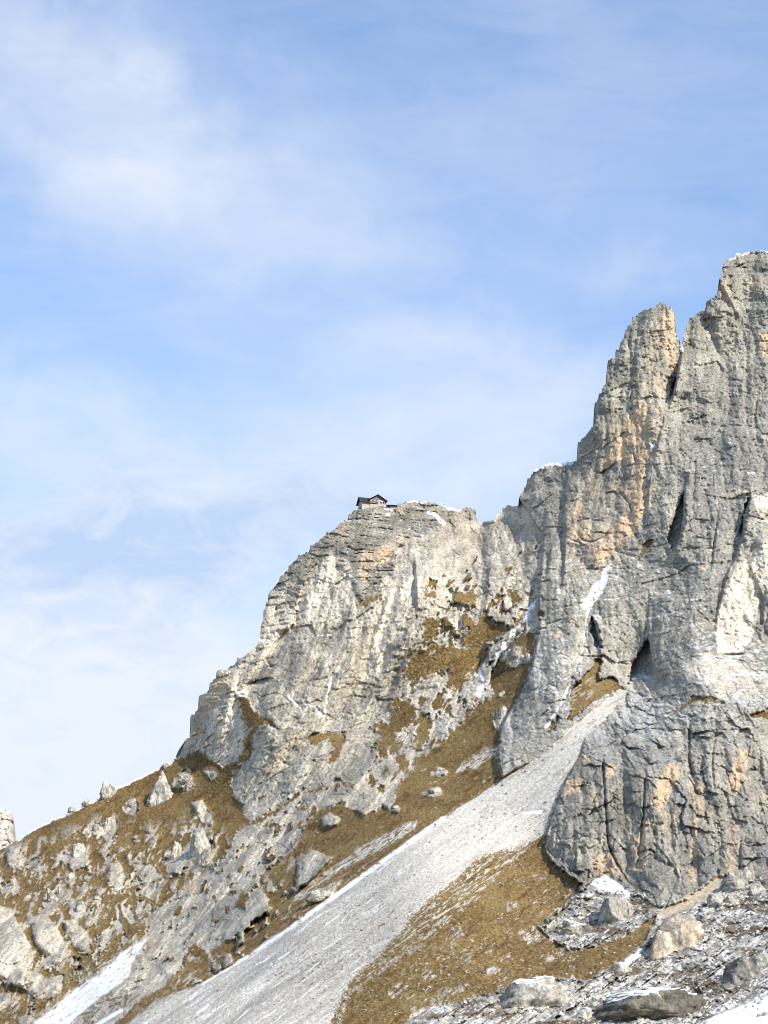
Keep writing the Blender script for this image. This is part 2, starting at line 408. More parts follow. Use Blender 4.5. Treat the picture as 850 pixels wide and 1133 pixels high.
add_snow(stroke([(318,769),(328,779),(338,790)], 0.5, 1, 1.5, 5)); add_snow(stroke([(334,775),(348,782),(360,792)], 0.8, 1, 2, 6))
add_snow(stroke([(263,768),(270,766)], 2.2, 1, 0.5, 2)); add_snow(stroke([(352,703),(366,703)], 0.4, 1, 0.5, 2))
add_snow(stroke([(474,567),(481,569),(486,574),(492,580)], 1.7, 1, 0.5, 1))
add_snow(poly([(426,559),(436,560),(434,565),(425,563)], 1, 0, 1)); add_snow(stroke([(428,569),(431,569)], 1.3, 1, 0, 1))
add_snow(poly([(654,977),(669,968),(685,978),(699,985),(696,994),(684,990),(672,986),(662,984)], 1, 1, 2))
add_snow(poly([(711,1048),(691,1062),(686,1070),(694,1069),(708,1058)], 1, 1, 2))
front_snow = poly([(768,1136),(790,1124),(850,1101),(1000,1035),(1250,980),(1250,1400),(700,1400),(740,1200)], 1, 0.5, 0.8)
add_snow(front_snow)
top_d = Vf - np.broadcast_to(vs_top, V.shape).ravel()
def crest(u0, u1, th, fr=1.5):
    return ((Uf > u0) & (Uf < u1)) * sstep(th + fr, th - 0.3, top_d + WB * 1.2)
for a in ((20,75,0.9),(75,112,0.7),(127,163,1.7),(163,207,1.1),(450,473,0.8),(484,510,1.9),(536,551,1.8),(592,634,2.2),(806,1000,0.9),(752.5,757,8)):
    add_snow(crest(*a))

# ------------------------------------------------------------------ pale and ochre rock, dark streaks
ochre = np.zeros(Uf.size, np.float32); cream = ochre.copy(); dark = ochre.copy()
VST = fbm(X32 / 3.2, Z32 / 26, 4, 611, 0.6)      # drip streaks down the wall
VST2 = fbm(X32 / 9, Z32 / 60, 3, 612, 0.6)
def tone(which, pts, a=1.0, soft=3, wa=5, wb=5):
    m = poly(pts, soft, wa, wb) * a
    return both(which, m)
ochre = tone(ochre, [(688,470),(704,452),(712,440),(719,462),(718,509),(717,534),(713,569),(701,593),(688,601),(666,625),(657,613),(644,603),(632,594),(632,576),(640,585),(664,597),(684,576),(697,560),(688,546),(694,532),(697,512),(684,509),(667,524),(655,530),(662,512),(674,500)])
ochre = tone(ochre, [(664,590),(640,560),(632,560),(634,594),(650,602)], 0.6)
ochre = tone(ochre, [(734,342),(746,347),(750,369),(749,411),(740,411),(736,389),(731,369)], 0.8, 2, 2, 3)
ochre = tone(ochre, [(797,312),(806,308),(806,330),(816,345),(806,340),(797,328)], 0.6, 2, 2, 3)
ochre = tone(ochre, [(840,368),(850,370),(850,395),(842,388)], 0.8, 2, 2, 3)
cream = tone(cream, [(820,610),(828,624),(842,658),(838,680),(832,708),(820,722),(808,722),(794,722),(792,700),(796,676),(808,644)], 1, 1.5, 2, 3)
cream = tone(cream, [(832,610),(850,598),(880,590),(880,650),(850,652),(840,644),(832,628)], 1, 1.5, 2, 3)
cream = tone(cream, [(834,552),(850,545),(880,540),(880,580),(850,578),(840,572)], 0.9, 1.5, 2, 3)
cream = tone(cream, [(790,726),(850,735),(870,760),(830,775),(790,765)], 0.28, 5, 4, 6)
for q, a in (([(741,843),(753,843),(750,866),(729,899),(722,887),(723,872)], 1), ([(820,831),(832,828),(826,852),(812,887),(806,858)], .9), ([(773,866),(783,869),(779,887),(772,916),(769,975),(763,975),(766,916)], .8),
             ([(659,946),(676,946),(697,975),(685,966),(653,972)], .7), ([(673,843),(682,849),(676,866),(670,860)], .9), ([(626,863),(646,860),(640,878),(624,880)], .8), ([(640,835),(652,838),(650,850),(640,848)], .7),
             ([(712,905),(723,913),(715,920),(706,950),(704,930)], .7), ([(650,878),(662,876),(662,890),(652,890)], .6), ([(631,935),(637,930),(636,945),(628,945)], .6), ([(810,910),(820,905),(812,970),(800,970)], .5),
             ([(700,955),(716,955),(712,968),(700,965)], .7)):
    ochre = tone(ochre, q, a, 2, 3, 3)
cream = tone(cream, [(348,631),(363,616),(385,618),(389,644),(383,678),(378,690),(328,690),(333,656)], 0.9, 3, 4, 5)
cream = tone(cream, [(296,668),(328,676),(318,704),(293,702)], 0.8, 3, 3, 4)
ochre = tone(ochre, [(402,609),(435,603),(430,624),(415,626),(402,646),(397,630)], 0.7, 2, 3, 4)
ochre = tone(ochre, [(375,565),(388,570),(385,600),(375,605)], 0.4, 3, 3, 4)
cream = tone(cream, [(425,639),(454,644),(449,678),(437,713),(430,735),(415,755),(400,750),(422,678)], 0.85, 4, 5, 6)
cream = tone(cream, [(540,615),(575,600),(580,640),(560,655)], 0.35, 6, 6, 6)
cream = tone(cream, [(355,722),(395,722),(390,740),(370,742)], 0.5, 3, 4, 4)
ochre = tone(ochre, [(242,742),(257,747),(249,769),(234,784),(222,815),(205,828),(217,784),(227,764)], 0.75, 3, 3, 4)
cream = tone(cream, [(250,745),(275,750),(268,830),(240,845),(222,828),(236,785)], 0.75, 4, 5, 5)
ochre = tone(ochre, [(304,829),(316,836),(301,863),(292,860)], 0.5, 2, 3, 4); ochre = tone(ochre, [(284,806),(296,812),(292,826),(284,822)], 0.4, 2, 3, 4)
ochre = tone(ochre, [(320,815),(334,808),(334,822),(322,826)], 0.5, 2, 3, 3)
cream = tone(cream, [(-20,1055),(0,1057),(13,1066),(17,1086),(0,1088),(-20,1085)], 0.9, 2, 2, 3)
ochre = tone(ochre, [(165,1033),(173,1037),(171,1056),(162,1058)], 0.7, 2, 2, 3)
cream = tone(cream, [(210,985),(250,950),(262,930),(262,965),(250,985)], 0.25, 8, 6, 6)
warm = poly([(690,440),(705,400),(735,350),(750,370),(745,430),(722,520),(716,575),(690,610),(640,650),(622,600),(632,560),(660,520)], 8, 6, 6)
ochre = both(ochre, 0.42 * warm * sstep(-0.25, 0.25, fbm(X32 / 8, Z32 / 22, 3, 643, .6)))
cream = both(cream, 0.55 * poly([(200,828),(215,780),(240,740),(262,738),(280,722),(292,690),(300,655),(330,640),(326,700),(290,735),(262,770),(240,840)], 5, 5, 5) * sstep(-0.3, 0.2, fbm(X32 / 8, Z32 / 14, 3, 644, .6)))
cream = both(cream, 0.6 * sstep(0.33, 0.6, fbm(X32 / 22, Z32 / 34, 3, 640)) * (1 - buttress * 0.6))
ochre = both(ochre, buttress * 0.4 * sstep(0.28, 0.5, fbm(X32 / 6, Z32 / 45, 3, 642, .6)))
ochre = both(ochre, 0.45 * sstep(0.40, 0.62, fbm(X32 / 16, Z32 / 22, 3, 641)))
dark = both(dark, buttress * sstep(0.08, 0.40, VST2 + 0.45 * VST) * 0.75)
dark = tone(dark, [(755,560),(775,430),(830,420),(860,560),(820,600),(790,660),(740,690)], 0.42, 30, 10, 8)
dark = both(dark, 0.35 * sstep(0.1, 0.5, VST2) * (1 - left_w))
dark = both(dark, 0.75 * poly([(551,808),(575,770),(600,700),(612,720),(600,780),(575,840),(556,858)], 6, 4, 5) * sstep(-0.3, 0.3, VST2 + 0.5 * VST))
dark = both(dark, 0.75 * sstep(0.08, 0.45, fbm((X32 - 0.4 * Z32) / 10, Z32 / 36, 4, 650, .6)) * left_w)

# ------------------------------------------------------------------ relief
soft_cover = np.clip(grass + scree + snow * np.where((front_snow > 0.3) | (Uf < 170), 0.9, 0.3), 0, 1)
rock = 1 - soft_cover
relief = np.zeros(Uf.size)          # metres towards the viewer

# edges: [(a, b, height), ...] with the near side on the RIGHT going up the list order (downhill)
def ledge(pts, fall, back=0.25, sharp=0.9, side=1):
    ix, d, s, p = line(pts, fall * 7)
    amp = np.interp(p, np.arange(len(pts)), [q[2] for q in pts])
    sd = d * s * -side
    near = 0.5 + 0.5 * np.tanh((sd + 0.8 * WB[ix]) / sharp)
    relief[ix] += amp * (near * np.exp(-np.maximum(sd, 0) / fall) - back * (1 - near) * np.exp(-np.maximum(-sd, 0) / (fall * 0.4)))
# shadowed recesses on the right wall
ledge([(766,495,0),(762,525,2),(757,545,6),(756,570,9),(752,596,9),(744,612,5),(740,620,0)], 45, 0.2)
ledge([(719,640,0),(718,665,1.5),(717,700,4),(721,724,8),(723,742,9),(721,751,4),(712,758,0)], 36, 0.2)
ledge([(832,545,0),(828,556,8),(823,572,8),(821,594,8),(812,620,3),(804,636,4),(799,656,4),(793,680,2),(790,720,0)], 24, 0.3)
ledge([(826,618,0),(832,634,3),(840,652,4),(846,662,4),(843,690,2),(838,715,0)], 16, 0.3)
ledge([(755,384,0),(752.5,400,8),(749,418,14),(746,430,15),(744,440,6),(738,452,0)], 30, 0.5)
ledge([(736,455,0),(728,490,3),(721,510,4),(718,530,6),(717,545,4),(715,580,1.5),(712,600,0)], 26, 0.3)
ledge([(604,560,0),(601,600,3),(598,634,4),(595,650,3),(596,668,5),(597,693,4),(590,729,3.5),(583,754,3.5),(568,779,3.5),(553,808,4),(551,838,3.5),(553,860,2),(556,870,0)], 45, 0.15)
ledge([(655,680,0),(658,690,8),(661,705,8),(664,722,2),(666,730,0)], 14, 0.4)
ledge([(459,610,0),(459,624,4),(460,645,7),(461,662,6),(460,675,0)], 22, 0.3)
ledge([(626,520,0),(625,534,3),(625,560,4),(625,593,5),(624,622,5),(622,650,1),(620,665,0)], 24, 0.3)
ledge([(612,600,0),(608,615,4),(606,632,3),(603,642,0)], 12, 0.4)
ledge([(637,512,0),(641,494,5),(648,484,6),(657,472,7),(661,455,4),(666,430,4),(671,405,3),(678,396,0)][::-1], 9, 0.0, 2.5)
ledge([(688,372,0),(697,372,2),(699,392,2),(698,410,0)], 18, 0.2)
ledge([(781,336,0),(781,346,3),(782,356,1),(783,364,0)], 20, 0.2)
ledge([(796,305,3),(797,315,3),(806,330,3),(814,345,1.5),(820,352,0)], 18, 0.2)
# spire stands proud of the shoulder and of the wall behind
ix_s = poly([(655,475),(671,403),(700,357),(731,334),(750,365),(750,410),(735,470),(722,520),(716,570),(690,600),(660,620),(632,600),(628,560),(640,520)], 16, 4, 3)
relief += 7 * ix_s
for q, dp in (([(757,545),(758,570),(753,596),(744,612),(742,602),(738,596),(744,578),(752,560)], 9), ([(717,704),(725,738),(722,747),(700,750),(696,757),(700,736),(711,716)], 11), ([(655,684),(661,690),(665,716),(660,712),(655,700)], 8),
              ([(829,552),(826,570),(821,592),(819,588),(824,562)], 8), ([(749,418),(746,436),(742,440),(744,424)], 10)):
    relief -= dp * poly(q, 1.5, 1, 4.5)
# roofs under overhangs on the ochre wall
def crack(pts, w, depth):
    ix, d, s, p = line(pts, w * 4 + 4)
    amp = np.interp(p, np.arange(len(pts)), [0] + [1] * (len(pts) - 2) + [0])
    relief[ix] -= depth * amp * np.exp(-(d + 0.5 * WB[ix]) ** 2 / w ** 2) * (1 - soft_cover[ix])
for q in ([(684,511),(675,518),(666,524),(655,521)], [(684,543),(690,549),(696,557),(699,566),(700,576)], [(669,546),(680,545),(686,548)], [(700,499),(703,508),(705,515)], [(634,585),(645,598),(655,600),(668,595),(676,583)],
          [(667,830),(667,845),(669,878),(671,905),(673,934),(682,955),(690,968),(697,980)], [(669,832),(667,850),(669,880)], [(715,850),(713,872),(712,905),(709,930),(706,955)], [(764,795),(763,815),(762,837),(766,855),(769,870)],
          [(793,805),(789,830),(788,845),(791,880)], [(820,925),(818,945),(822,950)], [(796,723),(808,725),(822,724),(830,716)], [(302,678),(306,674),(315,672)], [(304,684),(306,672),(310,670)], [(318,668),(322,673),(330,670)],
          [(295,663),(304,662),(312,660)], [(293,727),(300,738),(306,735)], [(424,664),(422,676),(421,684)], [(528,648),(534,652),(538,658)], [(700,425),(698,440),(700,460)], [(735,445),(733,470),(728,480)],
          [(630,500),(626,520),(627,540)], [(655,610),(640,600),(626,596)], [(795,560),(790,600),(785,640)], [(770,500),(768,540),(764,560)], [(840,430),(835,460),(838,490)]):
    crack(q, 1.15, 3.0)

# buttress bulges forward of the scree and the grass at its foot
ix, d, s, p = line([(697,764),(670,796),(647,816),(641,837),(626,861),(618,881),(609,905),(604,940),(618,958),(644,974),(662,971),(697,981)], 60)
bb = np.zeros(Uf.size); bb[ix] = 1 - np.exp(-d / 5.0); bb[(buttress > 0.5) & (bb == 0)] = 1
far_in = np.ones(Uf.size); far_in[ix] = 0
relief += buttress * np.where(far_in > 0, 1, bb) * 2.5 * sstep(765, 835, Vf + 12 * WA)
for q in ([(667,820),(669,880),(673,935),(690,968)], [(714,840),(712,905),(706,960)], [(742,800),(738,860),(736,900)], [(764,785),(762,837),(769,872),(758,930),(752,990)], [(793,795),(788,840),(790,880),(798,930),(790,968)], [(822,820),(824,880),(818,960)], [(842,800),(840,880),(846,960)], [(690,800),(688,850),(692,900)], [(645,860),(640,900),(646,960)]):
    ix, d, s, p = line(q, 60)
    relief[ix] -= buttress[ix] * np.maximum(0.8 + 3.0 * WA[ix], 0) * np.exp(-np.abs(d + 7 * WB[ix]) / 2.6)
# lower rock crags on the left and in the middle stand out of the grass
for q, a in ((ROCKS_IN[0], 6), (ROCKS_IN[1], 5), (ROCKS_IN[2], 5), (ROCKS_IN[3], 4), (ROCKS_IN[4], 3.5), (ROCKS_IN[7], 3),
             ([(222,834),(237,843),(247,850),(262,842),(269,836),(268,800),(255,780),(240,790),(228,815)], 2.5),
             ([(278,831),(290,800),(303,812),(318,835),(300,870),(296,905),(278,910),(262,885),(257,853)], 3),
             ([(236,960),(262,925),(300,905),(340,905),(325,938),(288,969),(296,1000),(262,1035),(215,1046),(190,1085),(165,1060),(168,1015),(200,988)], 6),
             ([(402,904),(425,890),(445,860),(430,845),(405,870),(395,890)], 4), ([(330,949),(347,941),(367,949),(355,963),(342,978),(328,982)], 3)):
    relief += a * poly(q, 7, 2, 2)
relief += 10.0 * front_snow + 2 * sstep(0, 1, front_snow)
# snow gullies lie low
relief -= 3.0 * stroke([(592,664),(588,671),(570,698),(538,735),(505,770)], 6, 6, 1, 1) + 3.0 * stroke([(677,622),(656,650),(645,719),(621,779)], 5, 5, 1, 1)

# block structure of the dolomite: nested cells, leaning with the strata
def rock_relief(lean, sx, seed, vy):
    xw = X32 + 3.5 * noise2(X32 / 45, Z32 / 60, seed + 1) + 0.5 * noise2(X32 / 7, Z32 / 10, seed + 2)
    zw = Z32 + 3 * noise2(X32 / 50, Z32 / 50, seed + 3) + 0.5 * noise2(X32 / 7, Z32 / 7, seed + 4)
    a = (xw - lean * zw) / sx; b = zw / vy
    t = 12.0 * prisms(a / 27, b / 75, seed + 5)
    t = t + 5.6 * prisms(a / 11, b / 30, seed + 6)
    t = t + 2.5 * prisms(a / 5, b / 12, seed + 7)
    t = t + 1.15 * prisms(a / 2.3, b / 5, seed + 8)
    h1, g1 = facets(a / 12, b / 7, seed + 11, 0.6)
    t = t + 1.5 * h1 - 0.5 * np.exp(-g1 * 14)
    h2, g2 = facets(a / 4.2, b / 3.0, seed + 9, 0.8)
    t = t + 0.85 * h2 - 0.4 * np.exp(-g2 * 10)
    h3, g3 = facets(a / 1.5, b / 1.7, seed + 12, 1.2)
    t = t + 0.62 * h3
    t = t + 0.38 * fbm(a / 1.0, b / 1.3, 2, seed + 10, 0.8)
    return t
rl = rock_relief(0.45, 1.0, 1000, 1.0)
ru = rock_relief(0.14, 1.0, 1500, 1.1)
up_w = sstep(760, 680, Vf + 40 * WA) * sstep(270, 330, Uf + 30 * WA)
rl = rl + (ru - rl) * up_w
rr = rock_relief(0.10, 1.1, 2000, 1.1)
rbt = 0.8 * rock_relief(0.08, 0.85, 2500, 1.15)
hb1, gb1 = facets((X32 - 0.1 * Z32) / 9 + 0.1 * WB, Z32 / 11 + 0.1 * WB, 2601, 1.4)
hb2, gb2 = facets((X32 + 0.1 * Z32) / 4 + 0.1 * WB, Z32 / 5.5, 2602, 1.2)
rbt = rbt + 2.0 * hb1 - 0.25 * np.exp(-gb1 * 12) + 1.3 * hb2 - 0.2 * np.exp(-gb2 * 9)
rr = rr + (rbt - rr) * buttress
rk = np.where(left_w > 0.5, rl, rr)
rk = rk - rk.mean()
# bedded cap under the hut
zb = Z32 + 0.12 * X32 + 2.2 * noise2(X32 / 30, Z32 / 30, 71)
h4, g4 = facets(X32 / 5 + 3 * noise2(X32 / 20, Z32 / 20, 72), zb / 2.6, 73, 0.5)
h7, g7 = facets(X32 / 11 + 2 * noise2(X32 / 25, Z32 / 25, 77), zb / 4.6, 78, 0.5)
saw = (zb / 5.3 + 0.5 * noise2(X32 / 22, Z32 / 40, 79)) % 1.0
sw = sstep(-0.1, 0.3, fbm(X32 / 18, Z32 / 9, 2, 80))
rc = 1.5 * (0.5 - saw) * sw + 1.6 * h4 - 0.7 * np.exp(-g4 * 7) + 2.0 * h7 - 0.8 * np.exp(-g7 * 8) + 0.7 * fbm(X32 / 1.4, zb / 0.9, 3, 74, 0.7) + 2.5 * ridged(X32 / 20, Z32 / 50, 3, 75)
o7 = poly([(242,742),(262,745),(255,790),(238,840),(200,840),(217,784),(227,764)], 4, 2, 2)
capw = both(cap, o7)
rk = rk * (1 - capw) + rc * capw
# boulder field
rx, rz = X32 * 1.0, Z32 * 1.5
h5, g5 = facets(rx / 6 + WA * 0.3, rz / 6, 81, 1.3)
h6, g6 = facets(rx / 2.4, rz / 2.4, 82, 1.3)
h8, g8 = facets(rx / 1.1, rz / 1.1, 84, 1.3)
wal = AL + 6 * WA; wac = AC + 4 * WA + 1.5 * WB
led = prisms(wac / 16, wal / 34, 86); led2 = prisms(wac / 7, wal / 15, 87)
rru = 4.5 * led + 2.2 * led2 + 0.9 * h6 - 0.4 * np.exp(-g6 * 7) + 0.6 * h8 + 0.4 * fbm(X32 / 1.2, Z32 / 1.0, 3, 83, 0.7) + 1.5 * fbm(X32 / 20, Z32 / 9, 3, 85)
rru = rru - rru.mean() + 1.6
rb = rubble * (1 - grass)
rk = rk * (1 - rb) + rru * rb
def blur(f, k):
    g = f.reshape(NR, NC).astype(np.float32)
    for ax in (0, 1):
        q = np.pad(g, [(k + 1, k) if i == ax else (0, 0) for i in (0, 1)], mode='edge').cumsum(ax)
        g = (q[2 * k + 1:] - q[:-2 * k - 1]) / (2 * k + 1) if ax == 0 else (q[:, 2 * k + 1:] - q[:, :-2 * k - 1]) / (2 * k + 1)
    return g.ravel()
rock_soft = np.minimum(rock, 1) * np.clip(blur(rock, 2) * 1.7 - 0.4, 0, 1)
relief += rk * rock_soft * np.where(poly(G1, 4, 1, 1) > 0.3, 0.85, 0.95)
rin = rock * np.maximum(poly(G1, 2, 0, 0), poly(G3, 2, 0, 0))
lump = prisms((X32 - 0.25 * Z32) / 5.5 + 0.2 * WB, Z32 / 8.5, 3001) + 0.5 * prisms((X32 - 0.25 * Z32) / 2.4, Z32 / 3.6, 3002)
relief += rock_soft * rin * 3.6 * (lump - 0.4)
lowl = poly([(150,1100),(170,1010),(230,960),(265,925),(345,880),(345,940),(290,990),(290,1010),(180,1090)], 6, 3, 3)
relief += rock * lowl * (6.0 * prisms((X32 - 0.5 * Z32) / 10, Z32 / 24, 3003) + 2.4 * prisms((X32 - 0.5 * Z32) / 4.2, Z32 / 9, 3004) - 2.5)
relief += 2.6 * blur(rin, 2) + 4.5 * blur(rin, 7) * (0.6 + 0.8 * WA)
# grass: steps, tufts and stones; scree: runnels
relief += grass * (0.55 * fbm(X32 / 7, Z32 / 5, 3, 91) + 0.95 * fbm(X32 / 1.6, Z32 / 1.1, 3, 92, 0.75) + 0.4 * fbm(AL / 30, AC / 4, 2, 93))
relief += scree * (0.55 * STR + 0.40 * fbm(X32 / 1.2, Z32 / 0.9, 3, 94, 0.7) + 1.6 * fbm(AL / 220, AC / 22, 2, 95))
relief += snow * (0.25 * fbm(X32 / 6, Z32 / 4, 2, 96) + 0.05 * fbm(X32 / 1.0, Z32 / 1.0, 2, 97) + 0.35)
# settle the summit pad for the hut
pad = poly([(396,556),(436,556),(436,566),(398,567)], 4, 0, 0)
relief *= 1 - pad

Yd = Y0 - relief
Xd, _, Zd = world(Uf, Vf, Yd)
P = np.stack([Xd, Yd, Zd], -1).reshape(NR, NC, 3)

# back of the massif: the crest rounds over and falls away to the north
extra = []
for dy, dz in ((1.5, 0.5), (5, 2.5), (14, 9), (40, 32), (100, 90), (220, 210), (380, 420)):
    q = P[-1].copy()
    q[:, 1] += dy; q[:, 2] = np.maximum(q[:, 2] - dz, -3 - 0 * dz)
    extra.append(q)
# pad under the hut: a level shelf going back 16 m before the fall
hc = (us > 396) & (us < 437)
for k, q in enumerate(extra):
    q[hc, 2] = np.where(k < 3, P[-1][hc, 2] - 0.05 * k, q[hc, 2])
PF = np.concatenate([P, np.array(extra)], 0)
NT = PF.shape[0]

# normals of the whole sheet
du = np.gradient(PF, axis=1); dv = np.gradient(PF, axis=0)
N = np.cross(du, dv); N /= np.linalg.norm(N, axis=-1, keepdims=True) + 1e-12
if N[NR // 2, NC // 2, 1] > 0: N = -N
gone = np.abs(np.diff(V, axis=0, prepend=V[:1] + 1)) < 1e-9          # rows folded into the crest
for r in range(1, NR):
    N[r] = np.where(gone[r][:, None], N[r - 1], N[r])
nz = N[:NR, :, 2].ravel()

# snow that lodges on ledges
lodge_zone = np.clip(rb * 1.0 + 0.35 * poly([(560,700),(640,650),(690,620),(650,780),(560,780)], 10, 4, 4), 0, 1)
lodge = lodge_zone * sstep(0.62, 0.85, nz + 0.15 * WB) * sstep(0.10, 0.30, 0.7 * STR2 + 0.5 * WB + 0.3 * WA + 0.25 * DITH) * 0.85
upper = sstep(900, 700, Vf) * (1 - left_w * 0.3) * sstep(0.80, 0.92, nz + 0.2 * WB) * 0.55
brk = sstep(-0.30, 0.02, 0.45 * DITH + fbm(X32 / 4, Z32 / 3, 3, 730, 0.65) + 0.35 * (nz - 0.4))
snow_keep = np.where((front_snow > 0.4) | (Uf < 170), 1, brk)
snow_all = np.clip(both(snow * snow_keep, both(lodge, upper * rock)), 0, 1)

# ------------------------------------------------------------------ colours of the ground itself
def C(*c): return np.array(c, np.float32)
def mixc(a, b, t): return a + (b - a) * t[:, None]
big = fbm(X32 / 55, Z32 / 70, 3, 701); med = fbm(X32 / 9, Z32 / 13, 3, 702); fine = fbm(X32 / 1.3, Z32 / 1.6, 3, 703, 0.7)
fine2 = noise2(X32 / 0.7, Z32 / 0.8, 704)
lum = np.clip(0.45 + 0.65 * big + 0.6 * med + 0.4 * VST, 0, 1)
bk1 = facets((X32 - 0.2 * Z32) / 6 + 0.15 * WB, Z32 / 8 + 0.15 * WB, 760, 0.3)[0]
bk2 = facets((X32 - 0.2 * Z32) / 2.6 + 0.15 * WB, Z32 / 3.4, 761, 0.3)[0]
bk3 = facets((X32 - 0.3 * Z32) / 15 + 0.3 * WB, Z32 / 26 + 0.3 * WB, 762, 0.2)[0]
lum = np.clip(lum + 0.42 * bk1 + 0.40 * bk2 + 0.35 * bk3, 0, 1)
ochre = ochre * np.clip(1.05 + 0.45 * bk1 + 0.4 * bk2, 0, 1.2)
cream = cream * np.clip(1.05 + 0.45 * bk1 + 0.4 * bk2, 0, 1.2)
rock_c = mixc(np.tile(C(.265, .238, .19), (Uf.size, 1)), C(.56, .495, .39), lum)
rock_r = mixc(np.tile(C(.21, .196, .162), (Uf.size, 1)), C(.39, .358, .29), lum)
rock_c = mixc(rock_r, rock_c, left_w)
rock_c = mixc(rock_c, mixc(np.tile(C(.165, .147, .115), (Uf.size, 1)), C(.34, .305, .245), lum), cap * (1 - cream) * 0.85)
rock_c = rock_c * (1 - 0.10 * buttress)[:, None]
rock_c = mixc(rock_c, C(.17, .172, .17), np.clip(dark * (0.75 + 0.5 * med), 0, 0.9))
rock_c = mixc(rock_c, C(.72, .62, .48), np.clip(cream * (0.75 + 0.7 * VST + 0.4 * med), 0, 0.9))
rock_c = mixc(rock_c, C(.58, .415, .255), np.clip(ochre * (0.72 + 0.7 * VST + 0.5 * med), 0, 0.92))
rock_c = mixc(rock_c, C(.30, .21, .11), 0.35 * sstep(0.35, 0.6, fbm(X32 / 5, Z32 / 5, 3, 720)))
gl = np.clip(0.5 + 0.6 * fbm(X32 / 18, Z32 / 12, 4, 705) + 0.6 * fine, 0, 1)
grass_c = mixc(np.tile(C(.112, .072, .030), (Uf.size, 1)), C(.26, .176, .075), gl)
grass_c = mixc(grass_c, C(.10, .055, .022), 0.75 * sstep(0.05, 0.4, fbm(AL / 26, AC / 6, 4, 706, .6)))
grass_c = mixc(grass_c, C(.23, .168, .072), 0.75 * sstep(0.05, 0.4, fbm(X32 / 24, Z32 / 16, 3, 707)))
sl = np.clip(0.5 + 0.5 * STR + 0.25 * fine, 0, 1)
scree_c = mixc(np.tile(C(.42, .385, .325), (Uf.size, 1)), C(.66, .61, .525), sl)
upper_s = sstep(1080, 880, Vf)
scree_c = scree_c * (1 + 0.45 * fbm(AL / 150, _acw / 13, 3, 713, .55) - 0.16 * (1 - upper_s))[:, None]
scree_c = mixc(scree_c, C(.30, .29, .27), 0.5 * sstep(0.15, 0.45, fbm(AL / 90, _acw / 5, 3, 714, .6)))
scree_c = mixc(scree_c, C(.62, .58, .505), 0.5 * upper_s)
scree_c = mixc(scree_c, C(.34, .27, .20), 0.6 * sstep(0.18, 0.5, fbm(AL / 30, AC / 8, 3, 708)) * sstep(950, 850, Vf))
scree_c = mixc(scree_c, C(.44, .37, .26), ramp * 0.9)
scree_c = mixc(scree_c, C(.10, .08, .06), 0.75 * sstep(0.40, 0.5, fbm(AL / 6, AC / 2.6, 3, 709, .6) + 0.35 * fbm(AL / 60, AC / 30, 2, 712)))
rub_c = mixc(np.tile(C(.24, .225, .195), (Uf.size, 1)), C(.45, .42, .365), np.clip(0.5 + h6 + 0.5 * med, 0, 1))
rub_c = rub_c * (0.8 + 0.5 * sstep(-0.4, 0.4, fbm(AL / 30, AC / 7, 3, 711)))[:, None]
rub_c = mixc(rub_c, C(.11, .08, .045), 0.85 * sstep(0.0, 0.25, fbm(X32 / 14, Z32 / 5, 3, 710)))
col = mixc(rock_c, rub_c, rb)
col = col * np.clip(1 + 0.42 * fine + 0.24 * fine2, 0.4, 1.7)[:, None]
col = mixc(col, scree_c * (1 + 0.28 * fine + 0.22 * fine2)[:, None], scree)
col = mixc(col, grass_c * (1 + 0.36 * fine2 + 0.3 * fine)[:, None], grass)
col = mixc(col, C(.86, .855, .84), snow_all)
col = np.clip(col, 0.02, 0.92)
COLR = np.ones((NT, NC, 4), np.float32)
COLR[:NR, :, :3] = col.reshape(NR, NC, 3)
COLR[NR:, :, :3] = COLR[NR - 1:NR, :, :3]

# ------------------------------------------------------------------ materials
def nodes_of(m):
    m.use_nodes = True
    nt = m.node_tree; nt.nodes.clear()
    return nt
def ground_material(name, scale, amount, bump, rough, spec=0.15, dist=0.35, stretch=1.0):
    m = bpy.data.materials.new(name); nt = nodes_of(m); n = nt.nodes; l = nt.links
    out = n.new('ShaderNodeOutputMaterial'); b = n.new('ShaderNodeBsdfPrincipled')
    at = n.new('ShaderNodeAttribute'); at.attribute_name = 'ground_colour'
    tc = n.new('ShaderNodeTexCoord')
    nz_ = n.new('ShaderNodeTexNoise'); nz_.inputs['Scale'].default_value = scale; nz_.inputs['Detail'].default_value = 3; nz_.inputs['Roughness'].default_value = 0.75
    mp = n.new('ShaderNodeMapping'); mp.inputs['Scale'].default_value = (1, 1, stretch)
    mr = n.new('ShaderNodeMapRange'); mr.inputs['From Min'].default_value = 0.32; mr.inputs['From Max'].default_value = 0.68
    mr.inputs['To Min'].default_value = 1 - amount; mr.inputs['To Max'].default_value = 1 + amount
    mx = n.new('ShaderNodeVectorMath'); mx.operation = 'SCALE'
    l.new(tc.outputs['Object'], mp.inputs[0]); l.new(mp.outputs[0], nz_.inputs['Vector']); l.new(nz_.outputs['Fac'], mr.inputs['Value'])
    l.new(at.outputs['Color'], mx.inputs[0]); l.new(mr.outputs['Result'], mx.inputs['Scale'])
    l.new(mx.outputs['Vector'], b.inputs['Base Color'])
    bp = n.new('ShaderNodeBump'); bp.inputs['Strength'].default_value = bump; bp.inputs['Distance'].default_value = dist
    l.new(nz_.outputs['Fac'], bp.inputs['Height']); l.new(bp.outputs['Normal'], b.inputs['Normal'])
    b.inputs['Roughness'].default_value = rough; b.inputs['Specular IOR Level'].default_value = spec
    l.new(b.outputs['BSDF'], out.inputs['Surface'])
    return m
M_ROCK = ground_material('dolomite_rock', 0.95, 0.42, 0.8, 0.95, 0.15, 0.55, 0.6)
M_GRASS = ground_material('autumn_grass', 1.1, 0.42, 1.0, 1.0, 0.05, 0.6)
